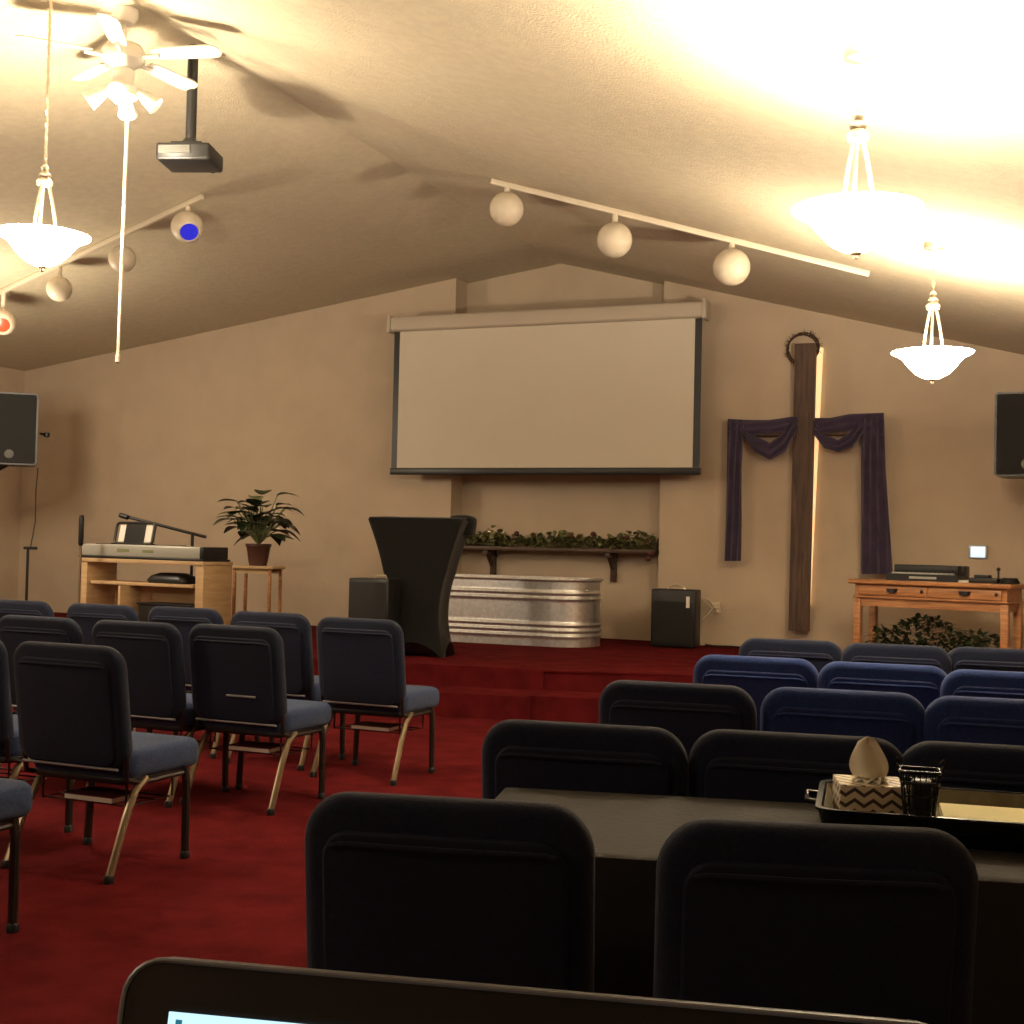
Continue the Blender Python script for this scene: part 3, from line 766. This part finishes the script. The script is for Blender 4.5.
b = nb(); lathe(b, [(0, hm + .09), (.04, hm + .08), (.10, hm + .06), (.125, hm + .02), (.12, hm - .03), (.08, hm - .06), (.06, hm - .08), (0, hm - .08)], (0, 0, 0), 32); obj('motor_housing', b, 'white', t)
for k in range(5):
    a = R(12 + 72 * k); rt = Matrix.Rotation(a, 3, 'Z') @ Matrix.Rotation(R(-12), 3, 'X')
    b = nb()
    outl = [(.18, -.042), (.24, -.054), (.52, -.062), (.575, -.052), (.595, -.02), (.595, .02), (.575, .052), (.52, .062), (.24, .054), (.18, .042)]
    pts = [rt @ Vector((x, y, 0)) + Vector((0, 0, hm)) for x, y in outl]
    quadslab(b, pts, (0, 0, .008)); bl = obj('blade', b, 'white', t)
    b = nb(); tube(b, [rt @ Vector((x, 0, -.012)) + Vector((0, 0, hm)) for x in (.09, .14, .22)], .014, 6); obj('blade_iron', b, 'white', bl)
b = nb(); lathe(b, [(.05, hm - .07), (.065, hm - .10), (.06, hm - .16), (.09, hm - .19), (.085, hm - .24), (.04, hm - .28), (0, hm - .285)], (0, 0, 0), 28); obj('light_fitter', b, 'white', t)
for k in range(4):
    a = R(30 + 90 * k); rt = Matrix.Rotation(a, 3, 'Z') @ Matrix.Rotation(R(125), 3, 'Y')
    b = nb(); c0 = Vector((math.cos(a) * .08, math.sin(a) * .08, hm - .2))
    lathe(b, [(.02, 0), (.026, .03), (.04, .06), (.05, .11), (.058, .14), (.052, .14), (.035, .07), (0, .05)], c0, 18, rt); sh = obj('glass_shade', b, 'white', t, label='frosted glass shade')
    b = nb(); lathe(b, [(.0, .05), (.022, .07), (.03, .10), (.02, .128), (0, .135)], c0, 14, rt); obj('bulb', b, 'bulbglass', sh)
FANL = (fp.x, fp.y, hm - .36)
b = nb(); fv = Vector((fp.x, fp.y, 0)); e_ = at(118, 355, d=fp.dot(FW0)) - fv; e0_ = at(128, 106, d=fp.dot(FW0)) - fv
tube(b, [Vector((0, 0, hm - .27)), e0_, e_], [.006, .013, .009], 8); lathe(b, [(0, 0), (.014, .01), (.014, .05), (0, .06)], (e_.x, e_.y, e_.z - .05), 10); obj('pull_rod', b, 'cream', t)

# ------------------------------------------------------------------ projector on pole
pj = Vector((RIDGE_U - .07, 6.68, 0)); dj = pj.dot(FW0)
zb_ = at(197, 158, d=dj).z
t = thing('ceiling_projector', 'dark projector hanging on a black pole from the ridge beside the fan', 'projector', (pj.x, pj.y, 0), R(18))
b = nb(); box(b, (0, 0, zb_), (.34, .30, .11), bev=.02, seg=3); obj('housing', b, 'black', t)
b = nb(); box(b, (-.05, -.152, zb_ + .01), (.20, .006, .05), bev=.002)
for k in range(5): box(b, (-.05, -.157, zb_ - .01 + k * .01), (.19, .004, .004))
obj('vent_panel', b, 'badge', t)
b = nb(); lathe(b, [(.04, 0), (.045, .03), (.03, .035), (0, .03)], (.09, .15, zb_), 20, Matrix.Rotation(R(-90), 3, 'X')); obj('lens', b, 'blackgloss', t)
b = nb(); box(b, (0, 0, zb_ + .065), (.20, .18, .03), bev=.01); loft(b, [[(x * s_, y * s_, z) for x, y in rrect(.12, .12, .03, 3)] for z, s_ in ((zb_ + .075, 1), (zb_ + .12, .5))]); obj('mount_plate', b, 'black', t)
b = nb(); tube(b, [(0, 0, zb_ + .07), (0, 0, RIDGE_Z - .02)], .033, 14); obj('pole', b, 'black', t)
b = nb(); lathe(b, [(.045, RIDGE_Z - .05), (.045, RIDGE_Z - .0), (.02, RIDGE_Z)], (0, 0, 0), 16); obj('ceiling_flange', b, 'black', t)

# ------------------------------------------------------------------ track lights
def at_ceiling(px, py, side):
    r = ray(px, py)
    if side == 'L': t = (RIDGE_Z - SL * RIDGE_U - 1.3) / (r.z - SL * r.x)
    else: t = (RIDGE_Z + SR * RIDGE_U - 1.3) / (r.z + SR * r.x)
    return EYE + r * t
def track(label, a, c, side, heads, name='track_light'):
    A = at_ceiling(*a, side); B = at_ceiling(*c, side)
    n = Vector((-SL, 0, 1)) if side == 'L' else Vector((SR, 0, 1)); n.normalize()
    A = A - n * .025; B = B - n * .025
    t = thing(name, label, 'track light', A)
    b = nb(); D = B - A; Ln = D.length; x = D.normalized(); y = n.cross(x)
    rot = Matrix((x, y, n)).transposed()
    box(b, D / 2, (Ln, .04, .045), rot=rot, bev=.006); obj('rail', b, 'cream', t)
    for (px, py, stem, kind, rr) in heads:
        P = at_ceiling(px, stem, side) - n * .05
        # closest point on rail
        s = (P - A).dot(x); Q = A + x * s - n * .02
        dcam = Q.dot(FW0) if False else (Q - EYE).dot(FW0)
        G = at(px, py + 2, d=dcam)
        G.x = Q.x; G.y = Q.y
        G = Q + Vector((0, 0, -1)) * abs(Q.z - G.z)
        Gl, Ql = G - A, Q - A
        face = {'plain': Vector((.15, .95, -.35)), 'blue': Vector((.62, -.55, -.62)), 'red': Vector((.55, -.62, -.45))}[kind].normalized()
        q = face.to_track_quat('Z', 'Y').to_matrix()
        b = nb()
        tube(b, [Ql, Gl + Vector((0, 0, rr * .9))], .022, 10); st = obj('stem', b, 'cream', t)
        b = nb(); prof = [(0, -rr)] + [(rr * math.sin(k / 14 * PI), -rr * math.cos(k / 14 * PI)) for k in range(1, 12)]
        prof += [(rr * .60, rr * .79), (rr * .56, rr * .70), (0, rr * .60)]
        lathe(b, prof, Gl, 28, q); hd_ = obj('globe_head', b, 'cream', t, 50)
        b = nb(); lathe(b, [(rr * .55, rr * .72), (rr * .3, rr * .75), (0, rr * .76)], Gl, 24, q); obj('lens', b, {'plain': 'lens_dark', 'blue': 'blue_lens', 'red': 'red_lens'}[kind], hd_)
        print('head', G, rr)
    return t
track('white ceiling track with three round globe spotlights, right of the projector', (492, 178), (870, 271), 'R', [(509, 207, 183, 'plain', .132), (617, 238, 213, 'plain', .136), (731, 265, 243, 'plain', .142)])
track('white ceiling track at left with globe spotlights, one blue and one red', (-40, 309), (202, 194), 'L', [(188, 225, 201, 'blue', .135), (124, 257, 232, 'plain', .12), (62, 287, 262, 'plain', .118), (8, 320, 289, 'red', .13)])

# ------------------------------------------------------------------ chairs
def make_chair(label, fabric='fabric', panel='panel'):
    t = thing('church_chair', label, 'chair')
    W = .52
    lean = .07
    def fb(x, z, y):   # back coordinates -> chair local
        zz = .645 + z * 1.02
        return (x, -.185 - (zz - .40) / .47 * lean + y - .012 * math.cos(x / W * PI), zz)
    b = nb(); pillow(b, W, .47, .062, .085, .028, fb, .004, 8); obj('backrest', b, fabric, t, 60)
    b = nb(); pillow(b, W - .085, .40, .018, .05, .008, lambda x, z, y: fb(x, z - .022, y - .033), 0, 8); bp = obj('back_panel', b, panel, t, 50)
    b = nb(); pts = [fb(x, .158 - (0 if abs(x) < .17 else (abs(x) - .17) ** 2 * 6), -.044) for x in [i / 10 * .2 for i in range(-10, 11)]]
    tube(b, pts, .0045, 6); obj('panel_lip', b, fabric, bp)
    b = nb(); tube(b, [fb(-.225, -.228, -.036), fb(.225, -.228, -.036)], .006, 8); obj('lower_rail', b, 'trimlight', t)
    # seat
    def fs(x, y, z): return (x * (1 + .04 * (y > 0)), .045 + y, .42 + z + (.012 if y > .1 else 0) * 0)
    b = nb(); pillow(b, .49, .47, .118, .07, .04, fs, .010, 6); obj('seat', b, 'seat', t, 60)
    b = nb(); pillow(b, .46, .40, .03, .05, .01, lambda x, y, z: (x, .02 + y, .36 + z), 0, 4); obj('seat_pan', b, 'black', t)
    for s in (-1, 1):
        b = nb(); tube(b, [(s * .225, .185, .37), (s * .235, .185, .30), (s * .242, .178, .01)], .016, 8); lg = obj('leg', b, 'leg', t)
        b = nb(); lathe(b, [(.019, 0), (.020, .02), (.015, .03)], (s * .242, .178, 0), 10); obj('foot_cap', b, 'black', lg)
        b = nb(); tube(b, [(s * .225, -.06, .36), (s * .232, -.13, .32), (s * .238, -.19, .22), (s * .242, -.28, .01)], .015, 8); lg = obj('leg', b, 'leg_gold', t, label='bronze rear leg')
        b = nb(); lathe(b, [(.019, 0), (.020, .02), (.015, .03)], (s * .242, -.28, 0), 10); obj('foot_cap', b, 'black', lg)
        b = nb(); tube(b, [(s * .225, .19, .345), (s * .225, -.10, .345), (s * .24, -.19, .37), (s * .245, -.205, .48), (s * .245, -.228, .66)], .011, 8); obj('side_frame', b, 'leg', t)
    b = nb()
    for y in (-.12, -.04, .04, .12): tube(b, [(-.2, y, .255), (.2, y, .255)], .004, 6)
    for s in (-1, 1): tube(b, [(s * .2, -.14, .35), (s * .2, -.14, .255), (s * .2, .14, .255), (s * .2, .14, .35)], .005, 6)
    obj('book_rack', b, 'leg', t)
    b = nb(); box(b, (-.250, -.15, .50), (.012, .035, .11), bev=.003); obj('linking_bracket', b, 'trimlight', t)
    return t
used = [False, False]
protos = []
protos.append(make_chair('x')); protos.append(make_chair('x', 'fabric_lit', 'panel_lit'))  # second prototype has the pendant light painted into its colours
def place(px, py, rz, label, group, kind=0, topz=.885, uv=None, sx=1.035):
    if uv: x, y = uv
    else:
        p = at(px, py, z=topz); # centre of top edge, rear side
        off = Matrix.Rotation(rz, 3, 'Z') @ Vector((0, .245, 0))
        x, y = p.x + off.x, p.y + off.y
    if not used[kind]:
        r = protos[kind]; r.location = (x, y, 0); r.rotation_euler = (0, 0, rz); r['label'] = label; r['group'] = group; used[kind] = True
    else: r = dup(protos[kind], (x, y, 0), rz, label, group)
    r.scale = (sx, 1, 1)
    CH.append((label, round(x, 2), round(y, 2)))
    return r
CH = []
LG, RG = 'padded church chairs in the left block', 'padded church chairs in the right block'
# left block: front row A from the aisle to the left
A1 = place(360, 618, R(-1), 'padded navy church chair nearest the lectern, aisle end of front left row', LG)
for (px, py, nm) in ((271, 612, 'second chair from the aisle in the front left row, half hidden behind another'), (186, 607, 'third chair from the aisle in the front left row'), (103, 604, 'fourth chair from the aisle in the front left row, below the keyboard desk'), (20, 600, 'farthest left chair of the front left row, below the corner stand')):
    place(px, py, R(-1), nm, LG)
B1 = place(236, 625, R(-1), 'navy church chair at the aisle end of the second left row, pale slot in back', LG)
for (px, py, nm) in ((137, 621, 'second chair from the aisle in the second left row'), (40, 616, 'third chair from the aisle in the second left row, at the left edge')):
    place(px, py, R(-1), nm, LG)
C1 = place(70, 643, R(-1), 'large navy church chair at the aisle end of the third left row', LG)
D1 = None
place(0, 0, R(-1), 'chair cut by the left edge, second from the aisle in the third left row', LG, uv=(-4.20, 4.42))
place(0, 0, R(-1), 'nearest left chair, only its seat corner and front leg show at the left edge', LG, uv=(-3.36, 3.19))
# right block
rows = [
    ('nearest', [(449, 795, 'left one of the two big dark chair backs nearest the camera'), (816, 821, 'right one of the two big dark chair backs nearest the camera')], 13, [0, 0]),
    ('second', [(584, 722, 'left end chair right behind the dark covered table'), (797, 732, 'middle chair right behind the covered table, behind the tissue box'), (1012, 744, 'right chair behind the covered table, behind the yellow paper')], 9, [0, 0, 0]),
    ('third', [(677, 682, 'left end chair of the third row in the right block'), (843, 689, 'middle navy chair, coloured as lamp-lit, of the third row in the right block'), (1011, 698, 'right edge chair of the third row in the right block')], 6, [0, 1, 1]),
    ('fourth', [(756, 656, 'left end navy chair, coloured as lamp-lit, of the fourth row in the right block'), (884, 663, 'middle navy chair, coloured as lamp-lit, of the fourth row in the right block'), (1012, 671, 'right edge navy chair, coloured as lamp-lit, of the fourth row in the right block')], 5, [1, 1, 1]),
    ('fifth', [(791, 639, 'left end chair of the front right row, below the cross'), (896, 644, 'middle chair of the front right row, below the pine table'), (1002, 648, 'right edge chair of the front right row')], 4, [0, 0, 0])]
for nm, lst, rz, kinds in rows:
    for i_, ((px, py, lab), k) in enumerate(zip(lst, kinds)): place(px, py, R(rz + (4 * i_ if nm == 'nearest' else 0)), lab, RG, k, sx=.94 if nm == 'nearest' else .955)
print(CH)
# pale handle slot on chair B1
b = nb(); box(b, (.05, -.262, .545), (.16, .012, .010), bev=.003); obj('handle_slot', b, 'trimlight', B1)
# hymnals on the racks
hb = thing('hymnal', 'x', 'book', (0, 0, 0))
b = nb(); box(b, (0, 0, .012), (.235, .158, .018)); obj('page_block', b, 'pages', hb)
b = nb(); box(b, (0, .002, .0228), (.24, .165, .003)); box(b, (0, .002, .0012), (.24, .165, .0024)); box(b, (0, .083, .012), (.24, .003, .024)); obj('cover', b, 'maroon', hb)
first = True
for ch, lab in ((A1, 'book with white page edges on the rack under the chair nearest the lectern'), (B1, 'book with white page edges under the second row aisle chair at left'), (C1, 'book with white page edges under the large third row chair at left')):
    off = Matrix.Rotation(ch.rotation_euler.z, 3, 'Z') @ Vector((.02, -.06, .2595))
    loc = Vector(ch.location) + off
    if first: hb.location = loc; hb.rotation_euler = (0, 0, ch.rotation_euler.z); hb['label'] = lab; first = False
    else: hb2 = dup(hb, loc, ch.rotation_euler.z, lab)

# ------------------------------------------------------------------ covered table
ta = R(13)
fl = at(508, 787, z=.745)
Rt = Matrix.Rotation(ta, 3, 'Z')
t = thing('folding_table', 'long folding table covered in dark cloth between the two nearest right rows', 'table', (fl.x, fl.y, 0), ta)
TL, TD = 1.83, .60
b = nb(); box(b, (TL / 2, -TD / 2, .72), (TL, TD, .03), bev=.006); obj('tabletop', b, 'black', t)
for x in (.12, TL - .12):
    for y in (-.07, -TD + .07):
        b = nb(); tube(b, [(x, y, 0), (x, y, .71)], .014, 10); obj('leg', b, 'leg', t)
def ontab(x, y, z=.745): return Vector((fl.x, fl.y, 0)) + Rt @ Vector((x, y, 0)) + Vector((0, 0, z))
tc_ = thing('tablecloth', 'dark brownish cloth covering the folding table and hanging over its near edge', 'tablecloth', (fl.x, fl.y, 0), ta)
b = nb()
e = .008
rings = []
def cr(z, o, wob=0):
    out = []
    per = []
    n1, n2 = 60, 20
    for i in range(n1): per.append((-o + (TL + 2 * o) * i / n1, o, 1))
    for i in range(n2): per.append((TL + o, o - (TD + 2 * o) * i / n2, 2))
    for i in range(n1): per.append((TL + o - (TL + 2 * o) * i / n1, -TD - o, 3))
    for i in range(n2): per.append((-o, -TD - o + (TD + 2 * o) * i / n2, 4))
    for i, (x, y, s) in enumerate(per):
        wv = wob * math.sin(i * .9) * (0 if s == 1 else 1)
        out.append((x, y + (wv if s == 3 else 0), z if s != 1 else max(z, .70)))
    return out
rings = [cr(.737, -.02), cr(.7445, -.0), cr(.741, e), cr(.70, e + .002, .001), cr(.62, e + .006, .004), cr(.50, e + .010, .007)]
rings = [[(TL / 2 + (x - TL / 2) * .0 , -TD / 2 + (y + TD / 2) * .0, .7445) for x, y, z in cr(.7445, 0)]] + [cr(.7445, -.02)] + rings[1:]
rv = [[b.verts.new(p) for p in ring] for ring in rings]
n = len(rv[0])
for a_, c_ in zip(rv, rv[1:]):
    for k in range(n): b.faces.new((a_[k], a_[(k + 1) % n], c_[(k + 1) % n], c_[k]))
bmesh.ops.remove_doubles(b, verts=b.verts, dist=1e-5)
obj('cloth_sheet', b, 'cloth', tc_, 50)

# tray, tissue box, wire basket, paper
tl_ = at(812, 783, z=.80); nl_ = at(836, 815, z=.80); nr_ = at(1024, 829, z=.80)
print('tray', tl_, nl_, nr_)
tra = math.atan2(nr_.y - nl_.y, nr_.x - nl_.x)
TW = .46; TH_ = .335
nl_ = nl_ - Vector((math.cos(tra), math.sin(tra), 0)) * .036 + Vector((-math.sin(tra), math.cos(tra), 0)) * .022
t = thing('serving_tray', 'black rimmed tray with tan lining on the dark covered table', 'tray', (nl_.x, nl_.y, .746), tra)
def trr(w, h_, z): return [(TW / 2 + x, TH_ / 2 + y, z) for x, y in rrect(w, h_, .035, 5)]
b = nb(); loft(b, [trr(TW - .05, TH_ - .05, 0), trr(TW - .02, TH_ - .02, .025), trr(TW - .012, TH_ - .012, .027), trr(TW, TH_, .052), trr(TW + .01, TH_ + .01, .054), trr(TW + .01, TH_ + .01, .060), trr(TW - .012, TH_ - .012, .060), trr(TW - .05, TH_ - .05, .022)]); obj('tray_shell', b, 'blackgloss', t)
b = nb(); loft(b, [trr(TW - .06, TH_ - .06, .0225), trr(TW - .045, TH_ - .045, .030), trr(TW - .022, TH_ - .022, .0585), trr(TW - .024, TH_ - .024, .0585), trr(TW - .05, TH_ - .05, .030), trr(TW - .064, TH_ - .064, .0245)]); obj('lining', b, 'traytan', t)
for sx, xx in ((-1, 0), (1, TW)):
    b = nb(); tube(b, [(xx, TH_ / 2 - .05, .05), (xx + sx * .025, TH_ / 2 - .045, .052), (xx + sx * .028, TH_ / 2 + .045, .052), (xx, TH_ / 2 + .05, .05)], .006, 8); obj('handle', b, 'blackgloss', t)
Rr = Matrix.Rotation(tra, 3, 'Z')
def ontray(x, y, z=.772): return Vector((nl_.x, nl_.y, 0)) + Rr @ Vector((x, y, 0)) + Vector((0, 0, z))
t = thing('tissue_box', 'tissue box with brown zigzag stripes and a tissue sticking up, on the tray', 'tissue box', ontray(.098, .155), tra + R(8))
b = nb(); box(b, (0, 0, .034), (.132, .125, .068), bev=.002); obj('carton', b, 'chevron', t)
b = nb(); lathe(b, [(.034, .0682), (.034, .0695), (.0, .0695)], (0, 0, 0), 24); obj('opening', b, 'paper', t)
b = nb()
# folded tissue plume
rows_ = []
for i in range(12):
    f = i / 11; z = .068 + .082 * f
    w = .022 + .017 * math.sin(PI * min(1, f * 1.15) ** .8) if f < .85 else .03 * (1 - f) / .15 + .002
    rows_.append([((-.006 * f) + w * math.cos(k / 20 * 2 * PI), (.010 + .010 * math.sin(3 * k / 20 * 2 * PI + f * 2)) * math.sin(k / 20 * 2 * PI) * (1.1 - f * .7), z + .008 * math.sin(2 * k / 20 * 2 * PI) * f) for k in range(20)])
loft(b, rows_); obj('tissue', b, 'tissue', t, 70)
b = nb(); 
for k in range(10):
    a = k / 10 * 2 * PI; leaf(b, (0, 0, .071), (math.cos(a), math.sin(a), .25), (0, 0, 1), .045, .03, .3, 4, .3)
obj('tissue_fold', b, 'tissue', t, 80)
t = thing('wire_basket', 'small black wire basket with side lugs on the tray beside the tissue box', 'basket', ontray(.192, .085), tra)
t.scale = (.88, .88, 1.08)
b = nb()
def bq(w, z): return [(x, y, z) for x, y in rrect(w, w * .8, .012, 3)]
for z, w in ((.002, .062), (.03, .068), (.055, .074), (.078, .080), (.098, .086)):
    q = bq(w, z); tube(b, q + q[:1], .0035 if z > .07 or z < .01 else .0018, 6, False)
for k in range(len(bq(.06, 0))): tube(b, [bq(.062, .002)[k], bq(.086, .098)[k]], .0016, 5)
for k in range(-3, 4):
    for s in (-1, 1): tube(b, [(k * .009, s * .0248, .002), (k * .0125, s * .0344, .098)], .0014, 5)
    tube(b, [(k * .009, -.0248, .003), (k * .009, .0248, .003)], .0016, 5)
obj('wire_mesh', b, 'blackgloss', t)
for s in (-1, 1):
    b = nb(); tube(b, [(s * .043, 0, .098), (s * .052, 0, .108), (s * .050, 0, .118), (s * .043, 0, .112)], .004, 6); obj('lug', b, 'blackgloss', t)
b = nb(); box(b, (.004, 0, .045), (.044, .03, .075), bev=.006); obj('black_liner', b, 'black', t)
t = thing('paper_sheet', 'pale yellow sheet of paper lying in the tray right of the wire basket', 'paper', ontray(.325, .135, .773), tra)
b = nb(); box(b, (0, 0, .009), (.175, .20, .018)); obj('yellow_sheet', b, 'yellow', t)

# ------------------------------------------------------------------ laptop and the desk under it
dlp = .62
c1 = at(132, 954, d=dlp); c2 = at(862, 1017, z=c1.z)
zt = (c1.z + c2.z) / 2
la = math.atan2(c2.y - c1.y, c2.x - c1.x)
LW = .375
print('laptop', c1, c2, math.degrees(la))
tilt = R(14)
LH = .245
# base point below the left top corner
zt = c1.z
zbase = zt - LH * math.cos(tilt) - .02
xa = Vector((math.cos(la), math.sin(la), 0)); ya = Vector((-math.sin(la), math.cos(la), 0))
org = Vector((c1.x, c1.y, 0)) + xa * (LW / 2) - ya * (LH * math.sin(tilt))
t = thing('laptop', 'open black laptop with a glowing display in the bottom foreground', 'laptop', (org.x, org.y, zbase), la)
rt = Matrix.Rotation(-tilt, 3, 'X')
def lf(x, z, y): 
    p = rt @ Vector((x, y, z + LH / 2)); return (p.x, p.y, p.z + .02)
b = nb(); pillow(b, LW, LH, .010, .018, .003, lf, 0, 6); lid = obj('lid', b, 'black', t)
b = nb()
for oy, rr in ((-.0052, .0012), (.0045, .0012)):
    q = rrect(LW - .002, LH - .002, .018, 6); tube(b, [lf(x, z, oy) for x, z in q + q[:1]], rr, 6, False)
obj('rim_trim', b, 'trimlight', lid, label='thin silver rim lines')
me_b = nb(); box(me_b, (0, 0, 0), (LW - .050, .0012, LH - .046)); dsp = obj('display', me_b, 'display', t)
dsp.location = lf(0, 0.0, -.0058); dsp.rotation_euler = (-tilt, 0, 0); dsp['label'] = 'glowing pale blue display'
b = nb()
random.seed(3)
for i in range(14):
    x0_ = -.145 + i * .011
    box(b, (x0_, -.0009, LH / 2 - .023 - .0050), (random.uniform(.004, .009), .0006, .0016))
ic = obj('toolbar_marks', b, mat('display_grey', (0.1, 0.12, 0.14), .5, emis=(.10, .16, .22), es=.6), dsp)
b = nb(); box(b, (-.157, -.0009, LH / 2 - .023 - .005), (.003, .0006, .004)); obj('window_icon', b, mat('display_dark', (0.02, 0.1, 0.12), .5, emis=(.02, .14, .2), es=.6), dsp)
b = nb(); pillow(b, LW, .25, .018, .018, .004, lambda x, y, z: (x, -.125 + y, .011 + z), 0, 6); bs_ = obj('base', b, 'black', t)
b = nb()
for r_ in range(5):
    for k in range(14): box(b, (-.155 + k * .0238, -.04 - r_ * .021, .021), (.019, .017, .003), bev=.001, seg=1)
obj('keys', b, 'blackgloss', bs_)
b = nb(); box(b, (0, -.205, .0205), (.10, .055, .001)); obj('touchpad', b, 'blackgloss', bs_)
dk = thing('laptop_desk', 'plain wooden desk carrying the open laptop in the foreground', 'desk', (org.x, org.y, 0), la)
b = nb(); box(b, (.0, -.10, zbase - .019), (.80, .40, .035), bev=.005); obj('desktop', b, 'deskwood', dk)
for sx in (-1, 1):
    for y in (-.27, .07):
        b = nb(); box(b, (sx * .36, y, (zbase - .037) / 2), (.05, .05, zbase - .037), bev=.004); obj('leg', b, 'deskwood', dk)

# ------------------------------------------------------------------ light
LC = (1, .83, .60)
for p, pw in zip(PEND, (150, 115, 95)):
    lamp_light('pendant_bulb', (p.x, p.y, p.z + .15), pw, LC, .05)
lamp_light('fan_bulb', FANL, 22, LC, .04)
# added lights without fixtures, outside the frame, brighten the rest of the hall
for loc, pw in (((-8.8, 3.0, 2.7), 90), ((-9.2, 9.0, 2.7), 90), ((-4.9, -1.0, 3.3), 60)):
    lamp_light('hall_fill', loc, pw, LC, .25)
w = bpy.data.worlds.new('world'); sc.world = w; w.use_nodes = True
w.node_tree.nodes['Background'].inputs[0].default_value = (1.0, .82, .6, 1); w.node_tree.nodes['Background'].inputs[1].default_value = 0.05

vsx = sc.view_settings
vsx.view_transform = 'Standard'; vsx.look = 'None'; vsx.gamma = 1; vsx.exposure = 0.88; vsx.use_curve_mapping = False
